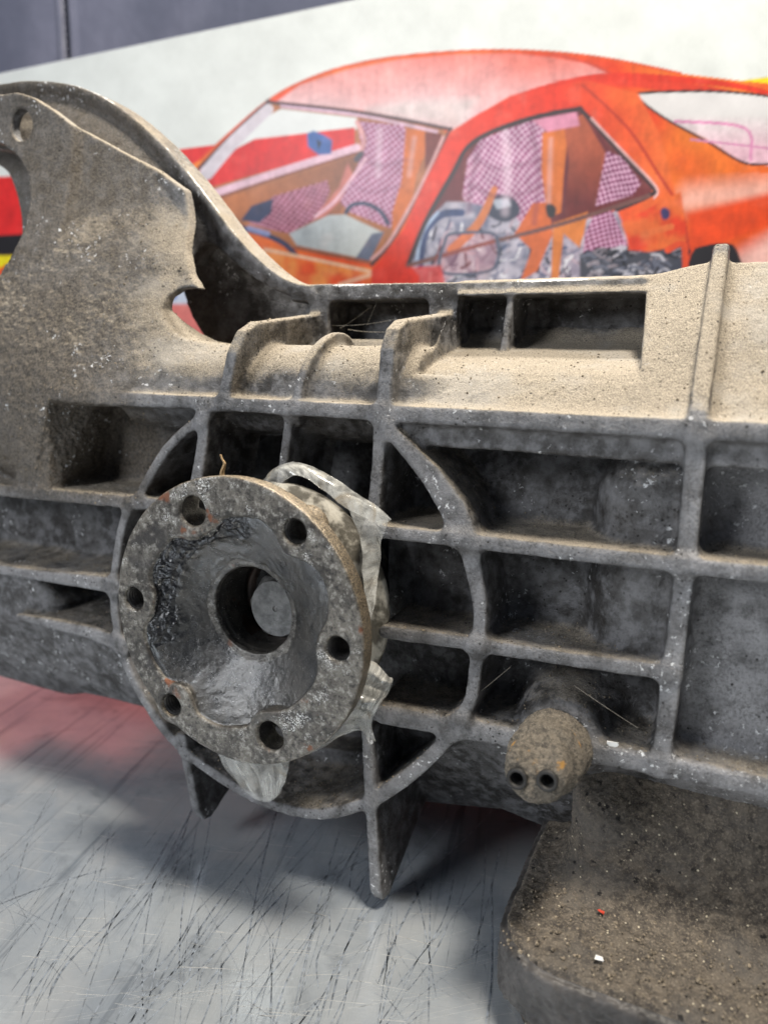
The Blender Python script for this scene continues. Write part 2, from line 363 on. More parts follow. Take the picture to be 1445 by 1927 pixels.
# upper part: long tube boss, its fins, sloping shoulder, top rail
lt = lab('tube_boss')
def tube(x, y, z):
    R = 20-18*sstep(46, 92, x); return np.maximum(np.hypot(y-27, z-(88-6*sstep(46, 92, x)))-R, np.maximum(-100-x, x-100))
G.add(tube, (-100, 5, 66), (100, 50, 112), lt, 3)
fin(-33.5, .30, 84, 3.0, [(0, 80), (-.5, 104), (3, 113), (10, 117), (62, 124), (70, 124), (70, 80)])
fin(42.5, .06, 84, 3.2, [(0, 80), (-.5, 106), (3, 114), (10, 117.5), (62, 124), (70, 124), (70, 80)])
G.add(lambda x, y, z: comb(np.maximum(np.hypot(y-27, z-88)-25.5, y-40), np.abs(x-2.5-.2*(z-86))-2.1, 1), (-4, 0, 80), (10, 44, 114), lab('fin'), 2)
lsh = lab('shoulder')
def sh(x, y, z):
    f = np.where(z < 84, 4, 4+(z-84)*1.08); f = f-5*sstep(128, 150, x)*sstep(95, 120, z)
    return comb(np.maximum(np.maximum(50-x, x-206), np.maximum(70-z, z-137.5-3.5*sstep(126, 150, x))), np.maximum((f-y)*.75, y-80), 1.2)
G.add(sh, (48, 5, 70), (206, 82, 143), lsh, 3)
lsh2 = lab('shoulder')
G.add(lambda x, y, z: comb(poly_sdf(x, z, [(-34, 80), (52, 80), (52, 112), (-34, 112)]), np.maximum(46+(z-90)*.6-y, y-84), 2), (-36, 40, 80), (52, 84, 114), lsh2, 3)
# top rail with the pockets under it
lr = lab('top_rail')
G.add(lambda x, y, z: comb(poly_sdf(x, z, [(-36, 129.5), (128, 129.5), (128, 136.3), (60, 136.3), (-36, 137.3)]), np.maximum(58-y, y-84), 1.1), (-36, 58, 128), (128, 84, 138), lr, 2)
plate('pocket_wall', [(-34, 84), (128, 84), (128, 132), (-34, 132)], 80, 88, 1)
pk = [W(857, 562, 60), W(1214, 556, 60), W(1205, 690, 60), W(857, 690, 60)]
def pkt(x, y, z):
    f = np.where(z < 84, 4, 4+(z-84)*1.08)+38*sstep(97, 113, z)
    return np.maximum(comb(poly_sdf(x, z, [(50.8, 129.8), (W(1214, 556, 55)[0], 129.8), (W(1207, 640, 34)[0], 112), (W(1203, 690, 18)[0], 97), (51.5, 97)]), np.maximum(5-y, y-79), 4), (y-f)*.7)
G.sub(pkt, (48, 5, 96), (145, 80, 131), 2.0)
for px, hw in ((604, 4.4), (834, 5.2)):
    a = W(px, 580, 60)[0]; plate('pillar', [(a-hw, 108), (a+hw, 108), (a+hw*1.35, 133), (a-hw*1.35, 133)], 58, 84, 1, 3)
a = W(965, 570, 60)[0]; b = W(957, 695, 52)[0]; fin(a, 0.03, 130, 1.7, [(56, 132), (50, 100), (82, 100), (82, 132)], k=2)
# long rib climbing the shoulder and standing proud of the rail
fin(154.2, -.008, 82, 3.0, [(0, 78), (0, 88), (52, 142), (58, 147.5), (64, 147.5), (68, 140), (60, 78)], name='rib', r=1.6)

# bell housing side
FCP = np.array([(*W(a, b, y), y) for a, b, y in [(42, 235, 34), (0, 180, 36), (90, 300, 32), (110, 420, 27), (60, 520, 16), (110, 600, 7), (0, 700, -1), (150, 700, 1), (260, 650, 9), (200, 500, 22), (300, 450, 31), (230, 300, 36), (385, 550, 36), (400, 630, 22), (60, 850, -1), (330, 700, 9), (300, 560, 24), (-120, 300, 36), (-120, 700, 4), (-120, 500, 20)]])
def _bq(x, z): a = (x+140)/80; b = (z-150)/80; return [1+0*a*b, a+0*b, b+0*a, a*a+0*b, a*b, b*b+0*a, b**3+0*a, a*b*b]
_bc = np.linalg.lstsq(np.stack(_bq(FCP[:, 0], FCP[:, 1]), 1), FCP[:, 2], rcond=None)[0]
def bell_y(x, z): return np.clip(sum(c*q for c, q in zip(_bc, _bq(x, z))), -2, 40)
xe, ze = W(132, 300, 32)
def bell_yr(x, z):                              # raised ear left of the step line
    return bell_y(x, z)+5.0*sstep(-1.4, 1.4, x-(xe-(ze-z)*.02))*sstep(148, 178, z)
lbp = lab('bell_housing')
PB = [(-330, 150), (-60, 168), (0, 176), (28, 172), (60, 182), (95, 205), (132, 236), (210, 280), (262, 308), (312, 345), (322, 390), (340, 470), (358, 515), (382, 548)]
PB = WL(PB, 32)+WL([(372, 545), (358, 540), (340, 543), (325, 560), (322, 585), (335, 605), (352, 625), (375, 640), (410, 648)], 28)+WL([(420, 660), (420, 760), (220, 760)], 12)+WL([(98, 752), (60, 930), (-330, 905), (-330, 690), (-80, 640)], 0)+WL([(-20, 590), (0, 575), (20, 556), (38, 522), (50, 480), (55, 430), (52, 375), (38, 325), (14, 288), (-20, 262), (-120, 250), (-330, 250)], 26)
lo, hi = bb(PB, -4, 52)
G.add(lambda x, y, z: comb(poly_sdf(x, z, PB), np.maximum(bell_yr(x, z)-y, y-bell_yr(x, z)-6-26*sstep(130, 100, z)), 1.0), lo, hi, lbp, 3)
WP = WL([(70, 748), (150, 764), (122, 925), (50, 925)], 8); lo, hi = bb(WP, 0, 40); wxa = W(90, 830, 0)[0]
G.add(lambda x, y, z: comb(poly_sdf(x, z, WP), np.maximum((np.maximum(x-wxa-(z-55)*.12, 0)*1.5-y)*.6, y-40), 1), lo, hi, lbp, 4)
# mounting hole through the ear
# rim of the bell flowing into the top rail
rim_o = curve([(-330, 175), (-150, 160), (0, 163), (60, 157), (115, 159), (170, 171), (232, 203), (290, 250), (342, 303), (402, 377), (450, 440), (505, 497), (548, 527), (600, 544)], 5)
rim_i = curve([(600, 566), (550, 558), (500, 535), (450, 500), (405, 462), (385, 462), (372, 480), (366, 500)], 4)
ins = [(330, 420), (300, 345), (200, 320), (110, 300), (70, 300), (0, 285), (-330, 270)]
RP = WL(rim_o+rim_i+ins, 62); lo, hi = bb(RP, 40, 80); lrm = lab('bell_rim')
RO = WL(rim_o, 62)
def rimf(x, y, z):
    e = line_sdf(x, z, RO, 0); front = 60-3*sstep(9, 2, e)-9*sstep(20, 60, e)-13*sstep(5, 30, e)*sstep(158, 190, z)
    return comb(poly_sdf(x, z, RP), np.maximum(front-y, y-74), 1.2)
G.add(rimf, lo, hi, lrm, 2)
# dark web behind the rim, with the window that lets the poster show
WB = WL([(330, 330), (420, 430), (500, 520), (600, 556), (600, 640), (480, 700), (415, 700), (392, 640), (366, 600), (350, 555), (330, 470), (300, 345)], 80)
plate('web', WB, 78, 90, 1.5, 2)
WB2 = WL([(592, 560), (592, 606), (430, 640), (400, 700), (340, 720), (200, 700), (300, 640), (400, 648), (440, 610)], 60)
# inner lip of the bell mouth
IN = WL(curve([(60, 285), (62, 360), (66, 430), (60, 500), (30, 566), (-10, 590)], 4)+curve([(-14, 577), (14, 552), (32, 505), (43, 440), (38, 385), (22, 335), (0, 312), (-60, 290), (-330, 280)], 4)+[(-330, 258), (-30, 262)], 62)
plate('inner_lip', IN, 61, 76, 1.5, 2)

hx, hz = W(42, 235, 34); G.sub(lambda x, y, z: np.maximum(np.hypot(x-hx, z-hz)-7.6, np.maximum(20-y, y-70)), (hx-9, 20, hz-9), (hx+9, 70, hz+9), 1)
P, Q, L = G.mesh(1); del G
nr = vnormals(P, Q); p32 = P
crust = np.clip(sstep(-60, -110, P[:, 0]+.25*(P[:, 2]-40)+14*(fbm(p32, .03, 3, 9)-.5))*sstep(20, 45, P[:, 2])*sstep(190, 120, P[:, 2]), 0, 1)
n1 = fbm(p32, .35, 3, 1)-.5; n2 = fbm(p32, .9, 2, 3)-.5; n3 = fbm(p32, .05, 3, 5)-.5
amp = .35+1.3*crust
P = P+nr*(n1*amp*1.0+n2*(.16+.8*crust)+n3*.6)[:, None]
# chipped nicks along the top edges
nr = vnormals(P, Q)
z, x, y = P[:, 2], P[:, 0], P[:, 1]
up = np.clip(nr[:, 2], 0, 1); front = np.clip(-nr[:, 1], 0, 1); sideR = np.clip(nr[:, 0], 0, 1)
bell = sstep(-70, -105, x+.2*(z-100))*sstep(35, 60, z); hi_ = sstep(78, 100, z)
dust = up**1.2*(.50+.35*sstep(-40, 80, z)+.45*hi_)+hi_*.36+.30*sideR*sstep(55, 85, z)
dust -= .44*front**3*sstep(8, 1, y)*sstep(118, 84, z)
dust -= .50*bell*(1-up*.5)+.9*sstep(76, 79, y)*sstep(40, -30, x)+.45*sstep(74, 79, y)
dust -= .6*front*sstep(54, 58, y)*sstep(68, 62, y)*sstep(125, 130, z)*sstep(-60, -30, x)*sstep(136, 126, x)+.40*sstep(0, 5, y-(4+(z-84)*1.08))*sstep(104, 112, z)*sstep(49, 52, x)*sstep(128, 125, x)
dust += (fbm(p32, .07, 3, 12)-.5)*.6*(1-.4*bell)+(fbm(p32, .03, 3, 14)-.55)*.9*hi_
crust = np.clip(np.maximum(crust, .75*bell)+.25*sstep(-.1, -.6, nr[:, 2])*0, 0, 1)
wear = front**2*sstep(5, 1, y)*(.55+.3*(fbm(p32, .1, 2, 31)-.3))*(1-crust)+1.05*sstep(152, 160, x)*sstep(76, 68, z)*front*(.5+.9*(fbm(p32, .04, 3, 61)))
ro_ = line_sdf(x, z, RO, 0)
chip = sstep(1.5, .3, np.hypot(y-58.5, np.where(x > -30, z-136.2, ro_)))*(.35+.45*sstep(70, 85, x)*sstep(112, 100, x)+.3*sstep(-20, -5, x)*sstep(12, 0, x)+.35*sstep(-60, -80, x)*sstep(.5, .7, fbm(P, .08, 2, 51)))*sstep(120, 118, x)
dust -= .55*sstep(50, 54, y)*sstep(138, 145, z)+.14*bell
hx_, hz_ = W(42, 235, 34); dust = np.where(np.hypot(x-hx_, z-hz_) < 7.7, -1., dust); crust = np.where(np.hypot(x-hx_, z-hz_) < 7.7, 0., crust)  # mounting hole darkened inside: shade put into the colour by clearing dust and crust
CRU = (P.copy(), nr.copy(), None, np.clip(up-.35, 0, 1)**1*sstep(60, 40, y)*(.5+1.0*sstep(40, -5, z)+.5*hi_)+.5*crust*sstep(170, 60, z)*front)
print('case verts', len(P), 'labels', len(NAMES))
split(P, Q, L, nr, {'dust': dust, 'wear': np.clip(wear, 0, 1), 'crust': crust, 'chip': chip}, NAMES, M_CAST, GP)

# rear half of the case, hidden behind the front half
R2 = Grid((-268, 84, -135), (208, 206, 136), 3.0)
R2.add(lambda x, y, z: comb(rbox2(x, z, -250, 207, -66, 78, 14), np.maximum(88-y, y-196), 10), (-250, 86, -66), (207, 198, 80), 0, 3)
R2.add(lambda x, y, z: comb(rbox2(x, z, -90, 200, 40, 118, 14), np.maximum(86-y, y-170), 10), (-90, 86, 40), (206, 172, 120), 0, 3)
R2.add(lambda x, y, z: comb(rbox2(x, z, 108, 240, -130, -50, 8), np.maximum(86-y, y-150), 8), (100, 86, -132), (206, 152, -40), 0, 3)
R2.add(lambda x, y, z: comb(rbox2(x, z, -90, 100, -108, -50, 25), np.maximum(86-y, y-180), 8), (-100, 86, -112), (110, 182, -40), 0, 3)
P, Q, L = R2.mesh(1); nr = vnormals(P, Q)
split(P, Q, L, nr, {'dust': P[:, 0]*0+.2, 'wear': P[:, 0]*0, 'crust': P[:, 0]*0+.4}, {0: 'rear_case_half'}, M_CAST, GP)

# ------------------------------------------------------------------ SUMP / lower cover at the right
def noise_disp(P, Q, terms):
    n = vnormals(P, Q); d = 0
    for s, o, a, off in terms: d = d+(fbm(P, s, o, off)-.5)*a
    P = P+n*d[:, None]; return P, vnormals(P, Q)
S = Grid((96, -48, -135.5), (262, 70, -40), 0.7)
def rbox(x, y, x0, x1, y0, y1, r):
    ax = np.abs(x-(x0+x1)/2)-(x1-x0)/2+r; ay = np.abs(y-(y0+y1)/2)-(y1-y0)/2+r
    return np.minimum(np.maximum(ax, ay), 0)+np.hypot(np.maximum(ax, 0), np.maximum(ay, 0))-r
S.add(lambda x, y, z: comb(rbox(x, y, 107, 300, -37, 120, 24)+.0*z, np.maximum(-113-z, z+100), 1.8), (100, -46, -114), (262, 70, -98), 1, 2)
S.add(lambda x, y, z: comb(rbox(x, y, 104.3, 300, -40.2, 120, 26), np.maximum(-124-z, z+102.6), 1.6), (98, -48, -126), (262, 70, -103), 2, 1.5)
S.add(lambda x, y, z: comb(rbox(x, y, 110, 300, -34, 120, 22), np.maximum(-135-z, z+110), 1.5), (100, -46, -136), (262, 70, -110), 3, 2)
S.add(lambda x, y, z: comb(rbox(x, y, 121, 300, 15+np.clip(-58-z, -14, 14)*-.55, 120, 18), np.maximum(-110-z, z+44), 3), (108, 0, -112), (262, 70, -44), 4, 15)
P, Q, L = S.mesh(2); P, nr = noise_disp(P, Q, [(.12, 3, 2.2, 3), (.5, 3, 1.5, 5), (1.1, 2, .7, 8)])
dust = .25+.0*P[:, 0]
M_RUB = simple('worn_black_rubber', (.052, .048, .046), .55, 0, .5, 60, .5, .001)
split(P, Q, L, nr, {'dust': dust, 'wear': dust*0}, {1: 'sump_cover', 2: 'sump_lip', 3: 'sump_base', 4: 'sump_neck'}, {1: M_CRUST, 2: M_RUB, 3: M_CRUST, 4: M_CRUST}, GP)

# ------------------------------------------------------------------ rubber plug with two sockets
A = np.array(W3(1046, 1400, 4)); B = np.array(W3(1004, 1456, -29)); dirv = (B-A)/np.linalg.norm(B-A); LEN = np.linalg.norm(B-A)
lo = np.minimum(A, B)-19; hi = np.maximum(A, B)+19
PG = Grid(lo, hi, .5)
def axial(x, y, z):
    t = (x-A[0])*dirv[0]+(y-A[1])*dirv[1]+(z-A[2])*dirv[2]
    q = np.sqrt(np.maximum((x-A[0])**2+(y-A[1])**2+(z-A[2])**2-t*t, 0)); return t, q
def plugf(x, y, z):
    t, q = axial(x, y, z); R = 14.4-1.0*sstep(4, 10, t)-2.4*sstep(LEN-13, LEN-10.5, t)-.8*sstep(LEN-3, LEN, t); return comb(q-R, np.maximum(-t-6, t-LEN), 2.2)
PG.add(plugf, lo, hi, 1, 1)
s1 = np.array(W3(972, 1466, -30)); s2 = np.array(W3(1029, 1470, -30))
for s_ in (s1, s2):
    def hf(x, y, z, s_=s_):
        t = (x-s_[0])*dirv[0]+(y-s_[1])*dirv[1]+(z-s_[2])*dirv[2]
        return np.maximum(np.sqrt(np.maximum((x-s_[0])**2+(y-s_[1])**2+(z-s_[2])**2-t*t, 0))-2.5, np.maximum(-t-11, t-6))
    PG.sub(hf, s_-14, s_+14, 1)
# concave step on the upper side of the boot
nk = np.array(W3(1010, 1392, -27))
PG.sub(lambda x, y, z: np.sqrt((x-nk[0])**2+(y-nk[1])**2+(z-nk[2])**2)-7.5, nk-10, nk+10, 5)
P, Q, L = PG.mesh(1); P, nr = noise_disp(P, Q, [(.10, 2, 1.0, 2), (.5, 3, .8, 4), (1.4, 2, .8, 6)])
s = NT('fuzzy_dusty_rubber'); mid = s.noise(500, 5, .7); fi = s.noise(1700, 3, .7)
c = s.mix(s.ramp(mid, .34, .64), (.070, .062, .053), (.200, .172, .135)); c = s.mix(s.ramp(fi, .50, .7, 0, .7), c, (.38, .33, .255))
c = s.mix(s.ramp(s.noise(140, 3, .6), .64, .72, 0, .8), c, (.52, .27, .06))
M_PLUG = s.set(Base_Color=c, Roughness=.95, Normal=s.bump(s.math('ADD', mid, fi), .9, .0012))
plug = split(P, Q, L, nr, {}, {1: 'sensor_plug'}, M_PLUG, GP)[1]
M_DARK = simple('black_hard_rubber', (.018, .017, .016), .6)
def revolve(prof, c, axis=(0, -1, 0), n=40, name='x'):      # prof: (radius, along axis) in mm
    ax = Vector(axis).normalized(); u = ax.orthogonal().normalized(); v = ax.cross(u); Vv = []; Qv = []
    for r, t in prof:
        for k in range(n):
            a = 2*math.pi*k/n; Vv.append(tuple(Vector(c)+ax*t+(u*math.cos(a)+v*math.sin(a))*r))
    m = len(prof)
    for i in range(m-1):
        for k in range(n):
            a, b = i*n+k, i*n+(k+1) % n; Qv.append((a, b, b+n, a+n))
    return np.array(Vv), np.array(Qv)
for s_ in (s1, s2):
    V_, Q_ = revolve([(3.7, -7), (3.7, .1), (3.4, .5), (2.7, .5), (2.3, .1), (2.2, -6), (.05, -6.2)], s_, dirv, 28)
    me = raw_mesh('socket_sleeve', V_, Q_[:, ::-1]); link('socket_sleeve', me, M_DARK, plug)

# ------------------------------------------------------------------ drive flange
FC = np.array([-7.0, -1.7]); YF = -32.0; RF = 59.0
FG = Grid((-68, -36, -63), (56, 36, 60), .5)
rad = lambda x, z: np.hypot(x-FC[0], z-FC[1])
FG.add(lambda x, y, z: comb(rad(x, z)-RF+.12*np.maximum(y-YF-3, 0), np.maximum(YF-y, y-YF-8.5), .6), (-68, -34, -63), (56, -20, 60), 1, 1)
FG.add(lambda x, y, z: np.maximum(rad(x, z)-(50-sstep(-26, 4, y)*11), np.maximum(-26-y, y-34)), (-60, -26, -54), (46, 34, 52), 2, 3)
_uv = [(515, 365), (560, 322), (640, 312), (730, 327), (790, 370), (830, 430), (862, 492), (920, 520), (985, 550), (1040, 610), (1070, 690), (1075, 780), (1060, 840), (1028, 890), (1012, 960), (1022, 1040), (1000, 1130), (940, 1205), (870, 1258), (782, 1264), (728, 1296), (690, 1335), (630, 1342), (560, 1337), (490, 1310), (440, 1270), (418, 1220), (390, 1160), (340, 1130), (290, 1110), (250, 1060), (215, 1000), (190, 920), (185, 850), (212, 800), (226, 740), (232, 700), (212, 640), (212, 580), (240, 510), (290, 440), (340, 414), (400, 422), (450, 415)]
SC = WL([(200+u*.3875, 850+v*.3875) for u, v in _uv], YF); SC = curve(SC, 3, True)
def bowl(x, y, z):
    r = rad(x, z); dp = 1.8+14.2*np.clip((45-r)/27, 0, 1)**1.15
    return np.maximum(poly_sdf(x, z, SC)+np.clip((y-YF)*.10, 0, 3), np.maximum(y-YF-dp, YF-3-y))
FG.sub(bowl, (-60, -36, -56), (48, -10, 50), 1.2)
# collar round the bore
BC = np.array([-7.2, -.6])
rb = lambda x, z: np.hypot(x-BC[0], z-BC[1])
FG.add(lambda x, y, z: comb(np.abs(rb(x, z)-20)-1.4, np.maximum(-17.0-y, y), .6), (-28, -22, -22), (14, 4, 22), 3, 2)
FG.sub(lambda x, y, z: np.maximum(rb(x, z)-18.6+.5*sstep(-14, -12, y), np.maximum(-40-y, y-8)), (-27, -36, -20), (14, 9, 20), .8)
holes = [((362, 962), 6.1, False), ((554, 1001), 4.3, True), ((635, 1222), 4.3, True), ((508, 1386), 6.1, False), ((322, 1328), 4.3, True), ((252, 1127), 4.3, True)]
for (a, b), r, th in holes:
    hx, hz = W(a, b, YF)
    FG.add(lambda x, y, z: comb(np.hypot(x-hx, z-hz)-(r+4.2), np.maximum(YF-y, y-YF-12), .6), (hx-12, YF, hz-12), (hx+12, YF+12, hz+12), 1, .8)
    rr = r+(.5 if th else 0)
    dp_ = 20 if th else 60; FG.sub(lambda x, y, z: np.maximum(np.hypot(x-hx, z-hz)-rr-np.clip(.7-(y-YF), 0, .7), np.maximum(YF-4-y, y-YF-dp_)), (hx-9, YF-3, hz-9), (hx+9, YF+dp_, hz+9), .4)
P, Q, L = FG.mesh(1)
nr = vnormals(P, Q); onface = sstep(YF+1.6, YF+.4, P[:, 1])
inb = sstep(1.5, -1.5, poly_sdf(P[:, 0], P[:, 2], SC))*sstep(YF+.5, YF+1.8, P[:, 1])
lump = (fbm(P, .16, 3, 2)-.5)
ang = np.arctan2(P[:, 2]-FC[1], P[:, 0]-FC[0]); rr = rad(P[:, 0], P[:, 2])
tar = inb*sstep(.95, 1.35, ang)*0+inb*sstep(30, 36, rr+6*(fbm(P, .15, 2, 44)-.5))*(sstep(1.2, 1.7, np.abs(ang))*(np.where(ang > 0, 1, 0))+sstep(2.6, 2.9, -ang))
tar = np.clip(tar, 0, 1)
P = P+nr*((fbm(P, .5, 3, 1)-.5)*(.30+.1*inb)+(fbm(P, .12, 2, 4)-.5)*(.3+.5*inb)+tar*(2.2*np.abs(lump)*2+.8+(fbm(P, .35, 3, 8)-.5)*3.0))[:, None]
nr = vnormals(P, Q)
oil_and_shade = np.clip(inb*1.0-.52*sstep(23.5, 21.5, rb(P[:, 0], P[:, 2])+3*(fbm(P, .2, 2, 3)-.5))*sstep(-13, -16, P[:, 1]), 0, 1)

for (a, b), r_, th in holes:
    hx, hz = W(a, b, YF); q_ = np.hypot(P[:, 0]-hx, P[:, 2]-hz); oil_and_shade = np.maximum(oil_and_shade, sstep(r_+1.2, r_+.8, q_)*sstep(YF+.6, YF+2, P[:, 1]))  # flange holes darkened inside: shade put into the colour along with the oil
oil_and_shade = np.maximum(oil_and_shade, sstep(19.2, 18.9, rb(P[:, 0], P[:, 2]))*sstep(-15.5, -14, P[:, 1])*.9)
grime = np.clip(sstep(54, 58.5, rr)*sstep(YF-.2, YF+1.2, P[:, 1])*np.clip(nr[:, 2]+.3+.4*nr[:, 0], 0, 1)*1.4, 0, 1)
L = L.copy()
for (a, b), r_, th in holes:
    hx, hz = W(a, b, YF); L[np.hypot(P[:, 0]-hx, P[:, 2]-hz) < r_+1.3] = 1
L[(L == 1) & (tar > .35)] = 4; L[(L == 1) & (inb > .5)] = 5; L[(L == 2) & (inb > .5)] = 5
M_TAR = NT('glossy_black_sealant'); _n = M_TAR.noise(260, 4, .6); M_TAR = M_TAR.set(Base_Color=(.012, .012, .013), Roughness=.13, Specular_IOR_Level=.6, Normal=M_TAR.bump(_n, .8, .0015))
s = NT('dusty_hub_steel'); c = s.mix(s.ramp(s.noise(120, 4), .4, .6), (.10, .09, .07), (.50, .47, .40)); M_HUB = s.set(Base_Color=c, Roughness=.7, Normal=s.bump(s.noise(600), .5, .0008))
fo = split(P, Q, L, nr, {'oil_and_shade': oil_and_shade, 'grime': grime}, {0: 'flange_face', 1: 'flange_face', 2: 'flange_hub', 3: 'bore_collar', 4: 'sealant', 5: 'bowl'}, {0: M_STEEL, 1: M_STEEL, 2: M_HUB, 3: M_STEEL, 4: M_TAR, 5: M_STEEL}, None)
flange = fo[1]; flange.name = 'drive_flange'; flange.parent = GP
for l, o in fo.items():
    if l != 1: o.parent = flange
# threads cut in the four tapped holes, and plain sleeves in the two clearance holes
M_THR = simple('oily_thread_steel', (.11, .105, .10), .32, .8, .3, 500)
for (a, b), r, th in holes:
    hx, hz = W(a, b, YF); n = 32
    if th:
        pit = 1.5; V_ = []; Q_ = []; st = 6; rows = int(13/pit*st)
        for i in range(rows+1):
            for k in range(n+1):
                an = 2*math.pi*k/n; t = .5+(i/st+k/n)*pit; ph = (i % st)/st; rr_ = r+.45-.55*(1-abs(2*ph-1))
                V_.append((hx+rr_*math.cos(an), YF+t, hz+rr_*math.sin(an)))
        for i in range(rows):
            for k in range(n): q0 = i*(n+1)+k; Q_.append((q0, q0+1, q0+n+2, q0+n+1))
        me = raw_mesh('thread', np.array(V_), np.array(Q_)); link('thread', me, M_THR, flange)
# hexagon bolt deep in the bore
bx, bz = W(518, 1146, -10)
V_ = []; Q_ = []; N_ = 48
for r_, t_, hexy in ((14.8, 14, 1), (14.8, 2.6, 1), (14.2, 1.9, 1), (11.9, 0, 0), (1.3, -.05, 0), (.9, .35, 0), (.02, .5, 0)):
    for k in range(N_):
        an = 2*math.pi*k/N_+.35; m_ = (an % (math.pi/3))-math.pi/6; rr_ = r_*math.cos(math.pi/6)/math.cos(m_) if hexy else r_
        V_.append((bx+rr_*math.cos(an), -10+t_, bz+rr_*math.sin(an)))
for i in range(6):
    for k in range(N_): a, b = i*N_+k, i*N_+(k+1) % N_; Q_.append((a, b, b+N_, a+N_))
M_BOLT = simple('oiled_bolt_steel', (.10, .098, .095), .42, .5, .35, 260, .4, .0004)
me = raw_mesh('hex_bolt', np.array(V_), np.array(Q_)); me.shade_flat() if hasattr(me, 'shade_flat') else None; link('hex_bolt', me, M_BOLT, flange)
V_, Q_ = revolve([(18.2, 14), (18.2, 4), (17.4, 3), (16, 3), (15.6, 0), (1, 0)], (BC[0], 8, BC[1]), (0, -1, 0), 40)
me = raw_mesh('bore_washer', V_, Q_); link('bore_washer', me, simple('rusty_washer_steel', (.045, .030, .024), .35, .5, .5, 160), flange)
V_, Q_ = revolve([(34, -34), (34, 0), (46, 2), (52, 6), (52, 10), (34, 10)], (FC[0], 12, FC[1]), (0, -1, 0), 64)
me = raw_mesh('seal_ring', V_, Q_); link('seal_ring', me, M_HUB, GP)

# ------------------------------------------------------------------ table, wall, poster
def grid_mesh(name, us, vs, fn, attr=None):
    U, V = np.meshgrid(us, vs, indexing='ij'); P = fn(U.ravel(), V.ravel()); a, b = len(us), len(vs)
    i = np.arange(a*b).reshape(a, b); Q = np.stack([i[:-1, :-1], i[1:, :-1], i[1:, 1:], i[:-1, 1:]], -1).reshape(-1, 4)
    return P, Q
def TP(px, py): q = ray(px, py); return CAM+q*((TZ-CAM[2])/q[2])
def wang(a, b): d = TP(*b)-TP(*a); return math.atan2(d[1], d[0])
DA1 = wang((300, 1650), (500, 1672)); DA2 = wang((450, 1600), (360, 1740))
s = NT('scratched_brushed_aluminium')
mp = lambda rz, sx, sy: s.n('ShaderNodeMapping', {'Vector': s.n('ShaderNodeVectorRotate', {'Vector': s.co, 'Angle': -rz}).outputs[0], 'Scale': (sx, sy, 1)}).outputs[0]
brush = s.noise(60, 5, .7, 0, mp(DA1, .12, 3)); brush2 = s.noise(55, 5, .7, .2, mp(DA2, .10, 2.2)); cloud = s.noise(11, 5, .65)
smear = s.noise(26, 5, .65, .5)
col = s.mix(s.ramp(cloud, .35, .65), (.52, .58, .65), (.74, .79, .83)); col = s.mix(s.ramp(smear, .45, .66, 0, .45), col, (.76, .78, .79))
col = s.mix(s.ramp(smear, .46, .30, 0, .5), col, (.26, .29, .33)); col = s.mix(s.ramp(brush2, .46, .30, 0, .6), col, (.20, .24, .29))
h = s.math('ADD', s.math('MULTIPLY', brush, .45), s.math('MULTIPLY', s.noise(400, 3, .6, 0, mp(DA1, .08, 2)), .35)); col = s.mix(s.ramp(brush, .60, .78, 0, .5), col, (.80, .80, .78))
ro = s.ramp(smear, .3, .7, .12, .25)
M_TAB = s.set(Base_Color=col, Metallic=.64, Roughness=ro, Normal=s.bump(h, .35, .0006))
P, Q = grid_mesh('t', np.array([-1100., 900.]), np.array([-520., 320.]), lambda u, v: np.stack([u, v, u*0+TZ], 1))
bm = bmesh.new(); bmesh.ops.create_cube(bm, size=1)
for v in bm.verts: v.co = Vector(((-100+v.co.x*2000)*MM, (-100+v.co.y*860)*MM, (v.co.z-.5)*.03))
bmesh.ops.bevel(bm, geom=list(bm.edges), offset=.002, segments=2, affect='EDGES'); me = bpy.data.meshes.new('table_top'); bm.to_mesh(me); bm.free()
table = link('table_top', me, M_TAB); tag(table, kind='structure')

def scratches(name, items, mat, lift):
    V_ = []; Q_ = []
    for pl, w in items:
        p = np.array([TP(*a)[:2] for a in curve(pl, 5)]); d = np.gradient(p, axis=0); d /= np.linalg.norm(d, axis=1)[:, None]+1e-9; nn = np.stack([-d[:, 1], d[:, 0]], 1)
        tt = np.linspace(0, 1, len(p)); ww = (w*np.minimum(1, np.minimum(tt, 1-tt)*6+.12)*(.7+.6*rng.rand(len(p))))[:, None]; b = len(V_)
        for a_, c_ in zip(p-nn*ww, p+nn*ww): V_ += [(a_[0], a_[1], TZ+lift), (c_[0], c_[1], TZ+lift)]
        Q_ += [(b+2*k, b+2*k+1, b+2*k+3, b+2*k+2) for k in range(len(p)-1)]
    o = link(name, raw_mesh(name, np.array(V_), np.array(Q_)), mat, table); o['kind'] = 'stuff'
def rs(x0, x1, y0, y1, ang, l, bend=8):
    a = rng.uniform(x0, x1); b = rng.uniform(y0, y1); ca, sa = math.cos(ang), math.sin(ang); q = rng.normal(0, bend)
    return [(a, b), (a+ca*l/2-sa*q, b+sa*l/2+ca*q), (a+ca*l, b+sa*l)]
dk = [([(562, 1395), (500, 1600), (462, 1800), (442, 1935)], .32), ([(545, 1690), (640, 1560), (600, 1700), (545, 1935)][1:], .30), ([(330, 1560), (250, 1690), (130, 1810), (90, 1880)], .45), ([(810, 1640), (806, 1935)], .3),
      ([(1000, 1650), (925, 1640), (925, 1840), (912, 1935)][1:], .35), ([(855, 1640), (830, 1740), (745, 1860)], .3), ([(800, 1650), (690, 1720), (600, 1890), (575, 1935)], .3), ([(90, 1800), (30, 1890)], .2), ([(600, 1880), (540, 1935)], .2), ([(590, 1885), (600, 1905), (590, 1935)], .25)]
